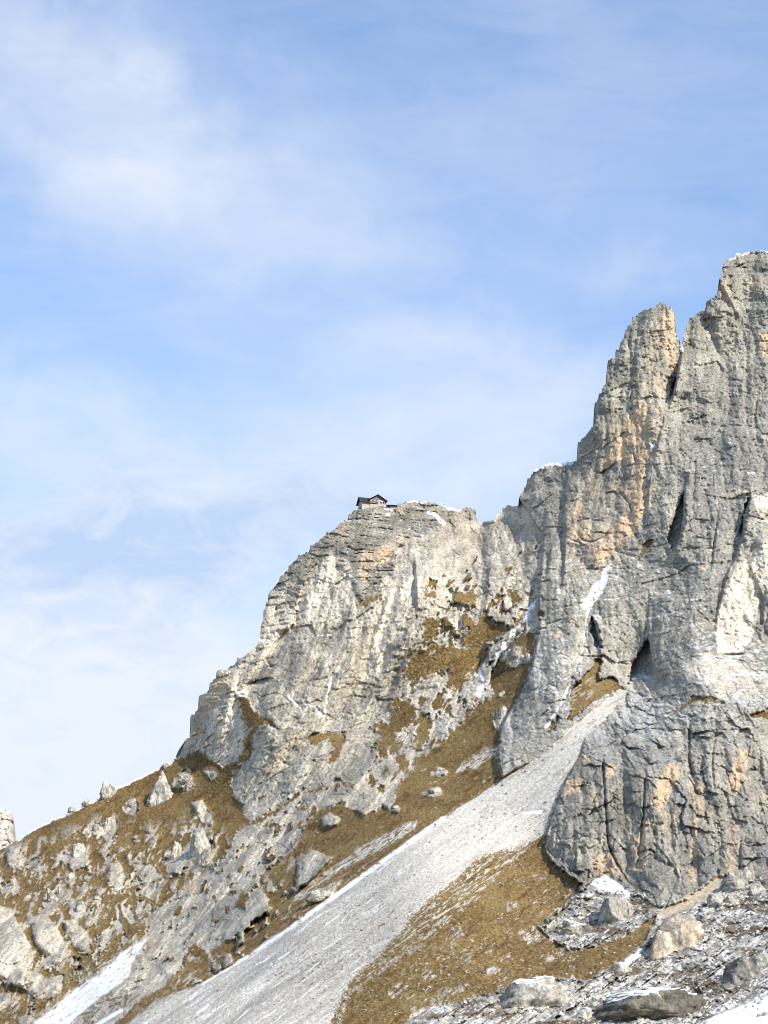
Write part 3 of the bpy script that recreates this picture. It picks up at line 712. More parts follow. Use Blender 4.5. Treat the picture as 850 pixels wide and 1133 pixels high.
M_SCREE = ground_material('pale_scree', 1.3, 0.28, 1.0, 0.95, 0.15, 0.5)
M_SNOW = ground_material('snow', 1.0, 0.03, 0.15, 0.6, 0.3)

def plain(name, c, var=0.15, scale=3.0, rough=0.85, bump=0.2, c2=None):
    m = bpy.data.materials.new(name); nt = nodes_of(m); n = nt.nodes; l = nt.links
    out = n.new('ShaderNodeOutputMaterial'); b = n.new('ShaderNodeBsdfPrincipled')
    tc = n.new('ShaderNodeTexCoord'); nz_ = n.new('ShaderNodeTexNoise')
    nz_.inputs['Scale'].default_value = scale; nz_.inputs['Detail'].default_value = 6; nz_.inputs['Roughness'].default_value = 0.65
    rp = n.new('ShaderNodeValToRGB')
    c2 = c2 or tuple(min(1, q * (1 + var)) for q in c); c1 = tuple(q * (1 - var) for q in c)
    rp.color_ramp.elements[0].position = 0.3; rp.color_ramp.elements[1].position = 0.7
    rp.color_ramp.elements[0].color = (*c1, 1); rp.color_ramp.elements[1].color = (*c2, 1)
    l.new(tc.outputs['Object'], nz_.inputs['Vector']); l.new(nz_.outputs['Fac'], rp.inputs['Fac']); l.new(rp.outputs['Color'], b.inputs['Base Color'])
    bp = n.new('ShaderNodeBump'); bp.inputs['Strength'].default_value = bump; bp.inputs['Distance'].default_value = 0.1
    l.new(nz_.outputs['Fac'], bp.inputs['Height']); l.new(bp.outputs['Normal'], b.inputs['Normal'])
    b.inputs['Roughness'].default_value = rough; b.inputs['Specular IOR Level'].default_value = 0.2
    l.new(b.outputs['BSDF'], out.inputs['Surface'])
    return m

# ------------------------------------------------------------------ linking helpers
def tag(o, label=None, cat=None, group=None, kind=None):
    if label: o['label'] = label
    if cat: o['category'] = cat
    if group: o['group'] = group
    if kind: o['kind'] = kind
    return o
def mesh_from(name, verts, faces, mat, parent=None, smooth=False, quads=True):
    me = bpy.data.meshes.new(name)
    if isinstance(faces, np.ndarray):
        nf, k = faces.shape
        me.vertices.add(len(verts)); me.vertices.foreach_set('co', np.asarray(verts, np.float32).ravel())
        me.loops.add(nf * k); me.loops.foreach_set('vertex_index', faces.astype(np.int32).ravel())
        me.polygons.add(nf)
        me.polygons.foreach_set('loop_start', np.arange(0, nf * k, k, dtype=np.int32))
        me.polygons.foreach_set('loop_total', np.full(nf, k, np.int32))
        me.update(calc_edges=True)
    else:
        me.from_pydata([tuple(v) for v in verts], [], faces); me.update()
    if smooth:
        me.polygons.foreach_set('use_smooth', np.ones(len(me.polygons), bool))
    me.materials.append(mat)
    o = bpy.data.objects.new(name, me); COL.objects.link(o)
    if parent is not None: o.parent = parent
    return o

# ------------------------------------------------------------------ cut the sheet into its grounds
r_i, c_i = np.meshgrid(np.arange(NT - 1), np.arange(NC - 1), indexing='ij')
a0 = (r_i * NC + c_i).ravel()
QUADS = np.stack([a0, a0 + 1, a0 + NC + 1, a0 + NC], -1)
def facemean(f):
    g = f.reshape(NR, NC)
    m = (g[:-1, :-1] + g[1:, :-1] + g[:-1, 1:] + g[1:, 1:]) / 4
    return np.concatenate([m, np.repeat(m[-1:], NT - NR, 0)], 0).ravel()
flat = (np.abs(V[1:, :-1] - V[:-1, :-1]) < 1e-9) & (np.abs(V[1:, 1:] - V[:-1, 1:]) < 1e-9)
keep_face = np.concatenate([~flat, np.ones((NT - NR, NC - 1), bool)], 0).ravel()
f_s, f_g, f_sc, f_rb, f_bt, f_lw = (facemean(q) for q in (snow_all, grass, scree, rubble, buttress, left_w))
spire_w = poly([(570,500),(640,480),(671,380),(731,320),(751,370),(752.5,384),(747,428),(736,460),(722,520),(716,575),(700,600),(677,622),(656,648),(640,672),(600,640),(600,590)], 0.5, 0, 0)
f_sp = facemean(spire_w)
cls = np.full(f_s.size, 2)                          # 2 cliff
cls[f_lw > 0.5] = 0                                 # 0 mountain
cls[(f_sp > 0.5) & (f_lw <= 0.5)] = 1               # 1 pinnacle
cls[f_bt > 0.5] = 3                                 # 3 buttress
cls[(f_rb > 0.5)] = 4                               # 4 boulder field
cls[f_sc > 0.5] = 5
cls[f_g > 0.5] = 6
cls[f_s > 0.5] = 7
VERT = PF.reshape(-1, 3); NORM = N.reshape(-1, 3); CC = COLR.reshape(-1, 4)
DEFS = [
 ('mountain', M_ROCK, 'structure', 'grey dolomite massif with bedded summit cap below the small hut', 'mountain'),
 ('rock_pinnacle', M_ROCK, 'structure', 'tall rock pinnacle with an ochre face between the hut ridge and the big wall', 'rock pinnacle'),
 ('cliff', M_ROCK, 'structure', 'highest grey rock wall on the right with two dark shadowed recesses', 'cliff'),
 ('rock_buttress', M_ROCK, 'structure', 'streaked grey and ochre rock buttress at the right beside the scree', 'buttress'),
 ('rubble', M_ROCK, 'stuff', 'snow dusted grey rubble covering the foot of the streaked buttress', 'rubble'),
 ('scree_slope', M_SCREE, 'structure', 'long pale scree slope running down between brown grass banks', 'scree'),
 ('grass', M_GRASS, 'stuff', 'short brown autumn grass covering the lower slopes and ledges', 'grass'),
 ('snow', M_SNOW, 'stuff', 'thin white snow lying in chutes, on crests and ledges', 'snow'),
]
for k, (nm, mt, kd, lab, cat) in enumerate(DEFS):
    q = QUADS[(cls == k) & keep_face]
    if not len(q): continue
    used, inv = np.unique(q, return_inverse=True)
    o = mesh_from(nm, VERT[used], inv.reshape(q.shape), mt, smooth=True)
    at = o.data.color_attributes.new('ground_colour', 'FLOAT_COLOR', 'POINT')
    at.data.foreach_set('color', CC[used].ravel())
    try:
        o.data.normals_split_custom_set_from_vertices(NORM[used].astype(np.float32))
    except Exception as e:
        print('normals', e)
    tag(o, lab, cat, None, kd)

# lookup of a surface point at a bearing
def surf(u, v):
    c = int(np.argmin(np.abs(us - u)))
    r = int(np.argmin(np.abs(V[:, c] - v)))
    return PF[r, c], V[r, c]
def at_bearing(u, v, y): return np.array(world(u, v, y))
def mpp(y): return y * TAN / 566.5 / CP        # metres per survey step at distance y

# ------------------------------------------------------------------ ground sheet to the horizon
gn = 60
gx = np.sign(np.linspace(-1, 1, gn)) * np.abs(np.linspace(-1, 1, gn)) ** 2 * 9000
gX, gY = np.meshgrid(gx, gx)
gZ = 1.2 * noise2((gX / 300).astype(np.float32), (gY / 300).astype(np.float32), 3) * sstep(40, 400, np.hypot(gX, gY))
gr, gc = np.meshgrid(np.arange(gn - 1), np.arange(gn - 1), indexing='ij')
ga = (gr * gn + gc).ravel()
g_o = mesh_from('ground', np.stack([gX, gY, gZ], -1).reshape(-1, 3), np.stack([ga, ga + 1, ga + gn + 1, ga + gn], -1), plain('meadow', (.14, .10, .035), 0.4, 0.15), smooth=True)
tag(g_o, 'brown grass valley floor in front of the mountain', 'ground', None, 'structure')

# ------------------------------------------------------------------ distant peak at the far left
def distant_peak():
    y = 1500.0
    sk = [(-90,960),(-60,905),(-40,885),(-22,880),(-10,888),(0,893),(6,896),(12,898),(15,904),(16,915),(17,932),(22,945),(40,985)]
    sk = np.array(sk, float)
    uu = np.arange(-90, 40, 0.8)
    top = np.interp(uu, sk[:, 0], sk[:, 1]) + fbm(uu / 5, uu * 0, 3, 21) * 1.6
    n = 110
    t = np.linspace(0, 1, n)[:, None]
    VV = 1010 + (top[None] - 1010) * t
    UU = np.broadcast_to(uu, VV.shape)
    yy = y - (1 - t) * 90
    x, yy2, z = world(UU.ravel(), VV.ravel(), np.broadcast_to(yy, VV.shape).ravel())
    x = x.astype(np.float32); z = z.astype(np.float32)
    h, g = facets(x / 9 + 0.5 * noise2(x / 6, z / 6, 46), z / 9, 41, 0.9); h2, g2 = facets(x / 3.5, z / 4, 42, 1.2)
    rel = 4 * h - 2 * np.exp(-g * 8) + 1.6 * h2 + 1.0 * fbm(x / 2, z / 2, 2, 43)
    edge = sstep(6, 0, (np.interp(VV.ravel(), [893, 898, 932, 985], [5, 14, 17, 40]) - UU.ravel()))
    y3 = yy2 - rel + 8 * edge
    x, y3, z = world(UU.ravel(), VV.ravel(), y3)
    Q = np.stack([x, y3, z], -1).reshape(n, len(uu), 3)
    ex = []
    for dy, dz in ((4, 2), (20, 16), (80, 90), (200, 300)):
        q = Q[-1].copy(); q[:, 1] += dy; q[:, 2] -= dz; ex.append(q)
    Q = np.concatenate([Q, np.array(ex)], 0)
    nr, nc = Q.shape[:2]
    rr_, cc_ = np.meshgrid(np.arange(nr - 1), np.arange(nc - 1), indexing='ij'); b0 = (rr_ * nc + cc_).ravel()
    o = mesh_from('distant_peak', Q.reshape(-1, 3), np.stack([b0, b0 + 1, b0 + nc + 1, b0 + nc], -1), M_ROCK, smooth=True)
    k = Q.shape[0] * Q.shape[1]
    cl = np.ones((k, 4), np.float32)
    xx = Q.reshape(-1, 3)[:, 0].astype(np.float32); zz = Q.reshape(-1, 3)[:, 2].astype(np.float32)
    t_ = np.clip(0.5 + fbm(xx / 6, zz / 5, 3, 44), 0, 1)
    cl[:, :3] = C(.36, .33, .29) + (C(.60, .50, .40) - C(.36, .33, .29)) * t_[:, None]
    nn = np.cross(np.gradient(Q, axis=1), np.gradient(Q, axis=0)).reshape(-1, 3); nn /= np.linalg.norm(nn, axis=1)[:, None] + 1e-9
    sn = 0.5 * sstep(0.75, 0.95, np.abs(nn[:, 2]) + 0.3 * noise2(xx / 4, zz / 4, 45))
    cl[:, :3] = cl[:, :3] + (C(.86, .87, .89) - cl[:, :3]) * sn[:, None]
    at = o.data.color_attributes.new('ground_colour', 'FLOAT_COLOR', 'POINT'); at.data.foreach_set('color', cl.ravel())
    tag(o, 'pale bedded rock peak farther off at the left edge behind the grass ridge', 'peak', None, 'structure')
distant_peak()

# ------------------------------------------------------------------ boulders
def ico(sub):
    import bmesh
    bm = bmesh.new(); bmesh.ops.create_icosphere(bm, subdivisions=sub, radius=1.0)
    vs = np.array([v.co[:] for v in bm.verts]); fs = np.array([[v.index for v in f.verts] for f in bm.faces]); bm.free()
    return vs, fs
ICO_V, ICO_F = ico(5)
ICO_V2, ICO_F2 = ico(1)
def boulder_shape(seed, cuts=14, point=0.0, rough=0.05, boxy=False):
    rg = np.random.default_rng(seed)
    n = rg.normal(size=(cuts, 3)); n /= np.linalg.norm(n, axis=1)[:, None]
    n = np.concatenate([n, [[0, 0, -1], [0.3, -1, 0.2], [-.9, -.3, .2], [.9, -.4, .1]]]); n /= np.linalg.norm(n, axis=1)[:, None]
    dd = rg.uniform(0.66, 0.98, len(n))
    if boxy:
        n = np.array([[-.93, -.3, .12], [.88, -.42, .12], [.1, -1, .22], [0, -.25, 1], [.1, 1, 0], [0, 0, -1], [-.6, -.5, .6], [.75, -.2, .65], [.5, -.8, -.2]])
        n = n + rg.normal(size=n.shape) * 0.2; n /= np.linalg.norm(n, axis=1)[:, None]
        dd = np.array([.66, .7, .5, .66, .7, .8, .88, .86, .74])
    dt = ICO_V @ n.T
    r = np.min(np.where(dt > 0.05, dd / np.maximum(dt, 0.05), 9), 1)
    r = np.minimum(r, 1.25)
    p = ICO_V * r[:, None]
    a = np.arctan2(p[:, 0], -p[:, 1]).astype(np.float32); zz = p[:, 2].astype(np.float32)
    q = (p[:, 0] * 1.0 + 0.7 * p[:, 1]).astype(np.float32)
    h, g = facets(q * 2.2 + seed, zz * 1.5, seed, 0.7)
    h2, g2 = facets(q * 5 + seed, zz * 3.4, seed + 1, 0.9)
    h3, g3 = facets(q * 11 + seed, zz * 8, seed + 2, 1.0)
    rel = rough * (1.9 * h - 0.8 * np.exp(-g * 10) + 1.0 * h2 - 0.4 * np.exp(-g2 * 8) + 0.5 * h3) + rough * 0.9 * fbm(q * 7 + seed, zz * 5, 4, seed + 5, 0.65)
    p = p * (1 + rel)[:, None]
    if point:
        s = 1 - point * np.clip((p[:, 2] + 0.6) / 1.6, 0, 1) ** 1.2
        p[:, 0] *= s; p[:, 1] *= s
    for k in range(3):
        lo, hi = p[:, k].min(), p[:, k].max()
        p[:, k] = (p[:, k] - (lo + hi) / 2) / ((hi - lo) / 2)
    return p
MB_GREY = ((.24, .225, .19), (.42, .39, .33), (.48, .42, .33))
MB_PALE = ((.29, .27, .23), (.50, .465, .395), (.58, .50, .38))
MB_DARK = ((.11, .105, .095), (.28, .265, .235), (.33, .28, .21))
MB_OCHRE = ((.22, .207, .18), (.34, .31, .262), (.47, .365, .25))
MB_MOSS = ((.07, .062, .048), (.19, .172, .142), (.26, .215, .15))
M_STONES = plain('loose_stone', (.36, .34, .295), .3, 0.9, .95, .5, (.52, .48, .41))
M_CAPSNOW = plain('boulder_snow', (.85, .86, .88), .03, 1.0, .6, .1)
B_LIST = [
 # a, b, width, height, point, material, lean, snow, label
 (121,878,21,25,.0,MB_GREY,0,0,'rounded grey boulder standing on the snowy crest of the grass ridge'),
 (180,879,37,52,.72,MB_PALE,0,0,'big pointed pale boulder, largest on the grass just below the crest'),
 (147,890,11,14,.3,MB_GREY,0,0,'small grey boulder in the grass between the crest boulder and the big pointed one'),
 (121,914,15,20,.2,MB_PALE,0,0,'leaning pale rock on brown grass straight below the crest boulder'),
 (107,917,11,9,.1,MB_PALE,0,0,'low flat pale stone beside the leaning rock below the crest'),
 (88,945,21,24,.3,MB_PALE,-.2,0,'bright pale wedge boulder alone on brown grass in the left slope'),
 (222,938,24,40,.15,MB_PALE,-.25,0,'tall pale slab boulder leaning in the grass left of the grey rock rib'),
 (194,946,15,29,.35,MB_GREY,0,0,'upright narrow grey boulder just left of the tall leaning slab'),
 (58,994,13,21,.2,MB_PALE,-.3,0,'upright pale rock above the rounded lower left crags with a small grey rock beside it'),
 (68,988,8,14,.2,MB_GREY,-.3,0,'small grey rock touching the right side of the upright pale rock'),
 (15,978,10,13,.2,MB_PALE,0,0,'small bright stone near the left edge on brown grass'),
 (205,864,17,16,.3,MB_GREY,-.3,0,'grey rock below the foot of the ochre cliff edge'),
 (79,971,8,12,.3,MB_PALE,0,0,'small upright pale stone below the bright wedge boulder'),
 (93,980,9,8,.1,MB_GREY,0,0,'small squat grey stone in the middle of the left grass slope'),
 (107,994,10,6,.1,MB_PALE,0,0,'flat pale stone lying above the double grey crag'),
 (89,1005,13,16,.2,MB_GREY,-.3,0,'jagged grey boulder in grass above the sloping lower crag'),
 (182,849,11,9,.1,MB_GREY,0,0,'small grey rock sitting on the snow line below the ochre cliff'),
 (79,896,8,7,.0,MB_GREY,0,0,'small grey stone poking above the left crest, farthest from the rounded boulder'),
 (96,889,11,8,.1,MB_GREY,0,0,'low grey stone lying on the crest left of the rounded boulder'),
 (639,1031,36,31,.05,MB_DARK,0,1,'dark square boulder with snow on its top at the grass edge'),
 (683,1013,42,44,.3,MB_GREY,-.1,0,'large domed grey boulder below the foot of the streaked buttress'),
 (750,1046,66,70,.12,MB_OCHRE,.30,0,'huge ochre faced rock block in the rubble below the buttress'),
 (822,1082,40,46,.1,MB_DARK,0,1,'dark cracked rock block above the white snow bank'),
 (846,1066,30,30,.0,MB_GREY,0,0,'rounded grey boulder at the right edge above the snow bank'),
 (839,986,24,22,.1,MB_PALE,0,0,'pale boulder at the right edge under the buttress'),
 (792,997,19,17,.1,MB_GREY,0,0,'grey boulder at the tip of the sandy ramp'),
 (809,998,14,13,.1,MB_GREY,0,0,'smaller grey boulder right of the one at the ramp tip'),
 (816,977,36,26,.1,MB_GREY,0,0,'broad grey hump of rock against the buttress foot'),
 (592,1107,78,48,.1,MB_GREY,.3,1,'long pale grey slab lying along the bottom of the brown slope'),
 (724,1117,128,44,.0,MB_MOSS,.2,1,'wide dark mottled rock slab at the bottom beside the snow bank'),
 (487,853,12,8,.1,MB_PALE,0,0,'small pale boulder alone in the upper brown grass strip'),
 (481,875,16,9,.1,MB_PALE,0,0,'flat cream boulder lower in the brown strip near the scree'),
 (557,790,15,22,.3,MB_GREY,0,0,'grey pointed boulder leaning on the dark rock rib'),
 (556,769,9,10,.1,MB_GREY,0,0,'small round grey boulder just above the pointed one by the rib'),
 (584,726,8,8,.1,MB_PALE,0,0,'small bright block in grass beside the snowy gully'),
 (570,724,16,19,.2,MB_GREY,0,0,'grey block between the snowy gully and the small bright block'),
 (351,991,24,15,.1,MB_PALE,.2,0,'creamy boulder lying against the upper edge of the scree'),
 (437,894,9,6,.1,MB_PALE,0,0,'small flat stone in brown grass below the white crag'),
 (645,1126,26,20,.1,MB_GREY,0,1,'snow dusted grey boulder at the bottom left of the dark slab'),
 (690,1075,26,18,.1,MB_GREY,0,1,'grey boulder left of the ochre block by the snow strip'),
]
for k, (u, v, w, h, pt, mt, lean, sn, lab) in enumerate(B_LIST):
    s, _ = surf(u, v)
    y = s[1]; m = mpp(y)
    wx, hz = w * m / 2, h * m / 2
    p = boulder_shape(100 + k, 13 if w > 30 else 16, pt, 0.08 if w > 30 else 0.06, 'block' in lab and w > 40)
    p = p * np.array([wx, (wx + hz) * 0.5, hz])
    p[:, 0] += lean * p[:, 2] * 1.0
    c = at_bearing(u, v, y - (wx + hz) * 0.04)
    base = c - np.array([0, 0, hz * 0.9])
    p[:, 2] += hz * 0.9
    o = mesh_from('boulder', p, ICO_F, M_ROCK, smooth=True)
    px_, pz_ = (p[:, 0] + .6 * p[:, 1] + 31 * k).astype(np.float32), p[:, 2].astype(np.float32)
    f_ = np.clip(.5 + .6 * fbm(px_ / 2.5, pz_ / 3.5, 4, 870, .65), 0, 1)[:, None]
    s_ = sstep(.0, .45, fbm(px_ / 2.2, pz_ / 14, 3, 871, .6) + (.22 if mt is MB_OCHRE else -.08))[:, None]
    bc = np.array(mt[0]) + (np.array(mt[1]) - np.array(mt[0])) * f_
    bc = bc + (np.array(mt[2]) - bc) * s_ * .9
    bc = bc * (1 + .55 * facets(px_ / 3.2, pz_ / 3.6, 880 + k, .3)[0] + .4 * facets(px_ / 1.3, pz_ / 1.5, 881 + k, .3)[0])[:, None]
    bc = bc * (1 + .45 * fbm(px_ / .7, pz_ / .8, 2, 872, .7))[:, None]
    at = o.data.color_attributes.new('ground_colour', 'FLOAT_COLOR', 'POINT')
    at.data.foreach_set('color', np.c_[np.clip(bc, .03, .9), np.ones(len(p))].astype(np.float32).ravel())
    o.location = base
    tag(o, lab, 'boulder', 'boulders lying on the slopes')
    if sn:
        e1 = p[ICO_F[:, 1]] - p[ICO_F[:, 0]]; e2 = p[ICO_F[:, 2]] - p[ICO_F[:, 0]]
        nn = np.cross(e1, e2); nn /= np.linalg.norm(nn, axis=1)[:, None] + 1e-9
        fc = p[ICO_F].mean(1)
        jag = noise2((fc[:, 0] * .5).astype(np.float32), (fc[:, 1] * .5 + fc[:, 2]).astype(np.float32), 60 + k)
        sel = (nn[:, 2] + 0.45 * jag > 0.80) & (fc[:, 2] > hz * 0.7)
        if sel.sum() > 20:
            q = ICO_F[sel]
            lab_ = np.arange(len(p))
            for _ in range(400):
                m_ = lab_[q].min(1); new = lab_.copy()
                for j in range(3): np.minimum.at(new, q[:, j], m_)
                if (new == lab_).all(): break
                lab_ = new
            fl = lab_[q[:, 0]]; vals, cnt = np.unique(fl, return_counts=True)
            q = q[fl == vals[np.argmax(cnt)]]
            used, inv = np.unique(q, return_inverse=True)
            pv = p[used] + np.array([0, -0.05, 0.22])
            cp = mesh_from('snow_cap', pv, inv.reshape(q.shape), M_CAPSNOW, o, smooth=True)
            md = cp.modifiers.new('thick', 'SOLIDIFY'); md.thickness = 0.3; md.offset = -1

# loose stones nobody could count
def stones(name, zones, count, lo, hi, mat, label, seed):
    rg = np.random.default_rng(seed)
    vs_, fs_ = [], []; off = 0; made = 0; tries = 0
    G = grass.reshape(NR, NC); S_ = scree.reshape(NR, NC); RB = rb.reshape(NR, NC); SN = snow_all.reshape(NR, NC)
    while made < count and tries < count * 40:
        tries += 1
        x0, y0, x1, y1, need = zones[rg.integers(len(zones))]
        u = rg.uniform(x0, x1); v = rg.uniform(y0, y1)
        c = int(np.clip(np.searchsorted(us, u), 0, NC - 1))
        if v < vs_top[c] + 4: continue
        r = int(np.argmin(np.abs(V[:, c] - v)))
        val = {'g': G, 's': S_, 'r': RB}[need][r, c]
        if val < 0.6: continue
        if fbm(np.array([u / 18], np.float32), np.array([v / 14], np.float32), 2, 900)[0] < rg.uniform(-0.35, 0.35): continue
        sz = lo + (hi - lo) * rg.random() ** 3
        p = ICO_V2 * rg.uniform(0.7, 1.2, (len(ICO_V2), 1)) * np.array([rg.uniform(.8, 1.5), 1.0, rg.uniform(.45, .9)]) * sz
        a = rg.uniform(0, 6.28); ca, sa = math.cos(a), math.sin(a)
        p = p @ np.array([[ca, -sa, 0], [sa, ca, 0], [0, 0, 1]])
        vs_.append(p + PF[r, c] + np.array([0, -0.1, 0.1])); fs_.append(ICO_F2 + off); off += len(p); made += 1
    o = mesh_from(name, np.concatenate(vs_), np.concatenate(fs_), mat)
    tag(o, label, 'stones', None, 'stuff')
stones('loose_stones', [(0,880,260,1130,'g'),(0,960,160,1100,'g'),(290,780,600,1080,'g'),(380,960,720,1130,'g'),(380,960,720,1130,'g')], 900, .14, .55, M_STONES, 'countless small pale stones strewn over the brown grass slopes', 5)
stones('scree_stones', [(150,800,690,1133,'s'),(570,970,850,1133,'r'),(570,970,850,1133,'r')], 900, .14, .75, M_STONES, 'countless grey stones lying on the scree and rubble', 6)

# ------------------------------------------------------------------ summit hut
M_STONE = plain('hut_stone', (.42, .38, .33), .3, 1.2, .9, .4, (.60, .54, .47))
M_PLASTER = plain('hut_plaster', (.40, .36, .335), .12, .8, .9, .1)
M_WOOD = plain('hut_wood', (.20, .155, .13), .3, 2.0, .85, .2)
M_ROOF = plain('hut_roof', (.035, .037, .045), .3, 1.0, .6, .1)
M_GLASS = plain('hut_glass', (.03, .035, .04), .1, 1.0, .15, .0)
M_FRAME = plain('hut_frame', (.55, .50, .44), .1, 1.0, .8, .0)
def box(x0, x1, y0, y1, z0, z1):
    v = [(x0,y0,z0),(x1,y0,z0),(x1,y1,z0),(x0,y1,z0),(x0,y0,z1),(x1,y0,z1),(x1,y1,z1),(x0,y1,z1)]
    f = [(0,3,2,1),(4,5,6,7),(0,1,5,4),(1,2,6,5),(2,3,7,6),(3,0,4,7)]
    return v, f
def join(parts):
    V_, F_ = [], []
    for v, f in parts:
        o = len(V_); V_ += list(v); F_ += [tuple(i + o for i in q) for q in f]
    return V_, F_
def part(name, shapes, mat, parent):
    v, f = join(shapes)
    return mesh_from(name, v, f, mat, parent)
def prism_y(pts, y0, y1):
    n = len(pts)
    v = [(x, y0, z) for x, z in pts] + [(x, y1, z) for x, z in pts]
    f = [tuple(range(n)), tuple(range(2 * n - 1, n - 1, -1))] + [(i, i + n, (i + 1) % n + n, (i + 1) % n) for i in range(n)]
    return v, f
def prism_x(pts, x0, x1):
    n = len(pts)
    v = [(x0, y, z) for y, z in pts] + [(x1, y, z) for y, z in pts]
    f = [tuple(range(n))[::-1], tuple(range(n, 2 * n))] + [(i, (i + 1) % n, (i + 1) % n + n, i + n) for i in range(n)]
    return v, f

hs, _ = surf(412, 562)
HY = float(hs[1]) + 1.0
hp = at_bearing(411.5, 559.0, HY)
hut = bpy.data.objects.new('mountain_hut', None); COL.objects.link(hut)
hut.location = hp; hut.rotation_euler = (0, 0, R(16)); hut.scale = (.94, .94, .94)
tag(hut, 'small mountain hut with dark gabled roofs perched on the summit edge', 'hut')
# local metres: x right, y back, z up; right block is x -0.8..7.2, left wing x -6..-0.8
part('foundation', [box(-1.2, 7.5, -1.0, 8.0, -4.5, 0.35)], M_STONE, hut)
part('terrace', [box(-5.6, -1.202, -0.6, 7.5, -3.5, 0.0)], M_STONE, hut)
part('wall', [box(-0.8, 7.0, 0, 7.6, 0.352, 3.2)], M_PLASTER, hut)
gb = part('gable', [prism_y([(-0.8, 3.202), (7.0, 3.202), (3.1, 5.75)], 0.05, 7.55)], M_WOOD, hut)
rt = 0.28
def roof_pair(xa, xb, za, zb, y0, y1, xm, zm):
    return [prism_y([(xa, za), (xm, zm), (xm, zm + rt), (xa, za + rt)], y0, y1), prism_y([(xm + .002, zm), (xb, zb), (xb, zb + rt), (xm + .002, zm + rt)], y0, y1)]
part('roof', roof_pair(-2.2, 8.4, 2.55, 2.55, -1.1, 8.4, 3.1, 5.82), M_ROOF, hut)
part('wing_wall', [box(-5.4, -0.803, 0.7, 6.9, 0.002, 2.3)], M_PLASTER, hut)
part('wing_gable', [prism_x([(0.75, 2.302), (6.85, 2.302), (3.8, 4.75)], -5.35, -0.9)], M_WOOD, hut)
part('wing_roof', [prism_x([(-0.5, 1.6), (3.8, 4.9), (3.8, 4.9 + rt), (-0.5, 1.6 + rt)], -6.4, 0.6), prism_x([(3.802, 4.9), (7.9, 1.6), (7.9, 1.6 + rt), (3.802, 4.9 + rt)], -6.4, 0.6)], M_ROOF, hut)
part('balcony', [box(-1.4, 3.2, -1.15, -0.003, 0.9, 1.1), box(-1.4, 3.2, -1.15, -1.05, 1.102, 2.0)], M_WOOD, hut)
for (x, z, w, h) in ((0.2, 2.15, .8, .8), (2.0, 2.15, .8, .8), (4.6, 1.4, .8, 1.0), (5.9, 1.4, .8, 1.0), (2.6, 3.9, .9, .8)):
    yy = -0.06 if z < 3 else -0.01
    wf = part('window', [box(x - .12, x + w + .12, yy, yy + .05, z - .12, z + h + .12)], M_FRAME, hut)
    part('pane', [box(x, x + w, yy - .03, yy - .002, z, z + h)], M_GLASS, wf)
for x in (-4.6, -3.0):
    wf = part('window', [box(x - .1, x + .8, .64, .69, .8, 1.7)], M_FRAME, hut)
    part('pane', [box(x, x + .7, .61, .638, .9, 1.6)], M_GLASS, wf)
part('chimney', [box(1.2, 1.8, 4.2, 4.8, 4.2, 6.1)], M_STONE, hut)
rail = [box(-5.6, -1.25, -0.62, -0.56, 0.85, 0.92)] + [box(x, x + .06, -0.62, -0.56, 0.002, 0.848) for x in (-5.6, -4.1, -2.7, -1.4)]
part('railing', rail, M_WOOD, hut)
# terrace shelter right of the hut
ts = bpy.data.objects.new('terrace_shelter', None); COL.objects.link(ts)
sp_, _ = surf(433, 564)
ts.location = at_bearing(434.5, 561.5, float(sp_[1]) + 0.5); ts.rotation_euler = (0, 0, R(-6))
tag(ts, 'low dark roofed shelter on the snowy terrace right of the hut', 'shelter')
part('base', [box(-1.6, 1.8, 0, 3.0, -2.5, -0.2)], M_STONE, ts)
part('wall', [box(-1.4, 1.6, .2, 2.8, -0.198, 0.9)], M_WOOD, ts)
part('roof', [prism_y([(-3.4, 1.3), (2.2, 0.9), (2.2, 1.08), (-3.4, 1.5)], -.4, 3.2)], M_ROOF, ts)
for x in (-3.1,):
    part('post', [box(x, x + .2, -.2, 0, -1.2, 1.3)], M_WOOD, ts)

# ------------------------------------------------------------------ light
SUN_AZ = 42.0      # degrees to the right of straight behind the camera
SUN_EL = 36.0
sd = Vector((math.sin(R(SUN_AZ)) * math.cos(R(SUN_EL)), -math.cos(R(SUN_AZ)) * math.cos(R(SUN_EL)), math.sin(R(SUN_EL))))
sl_ = bpy.data.lights.new('sun', 'SUN'); sl_.energy = 3.9; sl_.angle = R(0.53); sl_.color = (1.0, 0.93, 0.82)
so = bpy.data.objects.new('sun', sl_); COL.objects.link(so)
so.rotation_euler = (-sd).to_track_quat('-Z', 'Y').to_euler(); so.location = (300, -300, 600)

# ------------------------------------------------------------------ sky with thin clouds
w = bpy.data.worlds.new("World"); SC.world = w; w.use_nodes = True
nt = w.node_tree; nt.nodes.clear(); n = nt.nodes; l = nt.links
out = n.new('ShaderNodeOutputWorld'); bg = n.new('ShaderNodeBackground'); l.new(bg.outputs[0], out.inputs[0])
sky = n.new('ShaderNodeTexSky'); sky.sky_type = 'NISHITA'; sky.sun_disc = False
sky.sun_elevation = R(SUN_EL); sky.sun_rotation = math.atan2(sd.x, sd.y)
sky.altitude = 2000; sky.air_density = 1.5; sky.dust_density = 0.0; sky.ozone_density = 6.5
tc = n.new('ShaderNodeTexCoord')
sep = n.new('ShaderNodeSeparateXYZ'); l.new(tc.outputs['Generated'], sep.inputs[0])
def mth(op, a, b=None, c=None):
    k = n.new('ShaderNodeMath'); k.operation = op
    for i, q in enumerate((a, b, c)):
        if q is None: continue
        if isinstance(q, (int, float)): k.inputs[i].default_value = q
        else: l.new(q, k.inputs[i])
    return k.outputs[0]
az = mth('MULTIPLY', mth('ARCTAN2', sep.outputs[0], sep.outputs[1]), 180 / math.pi)   # degrees east of north
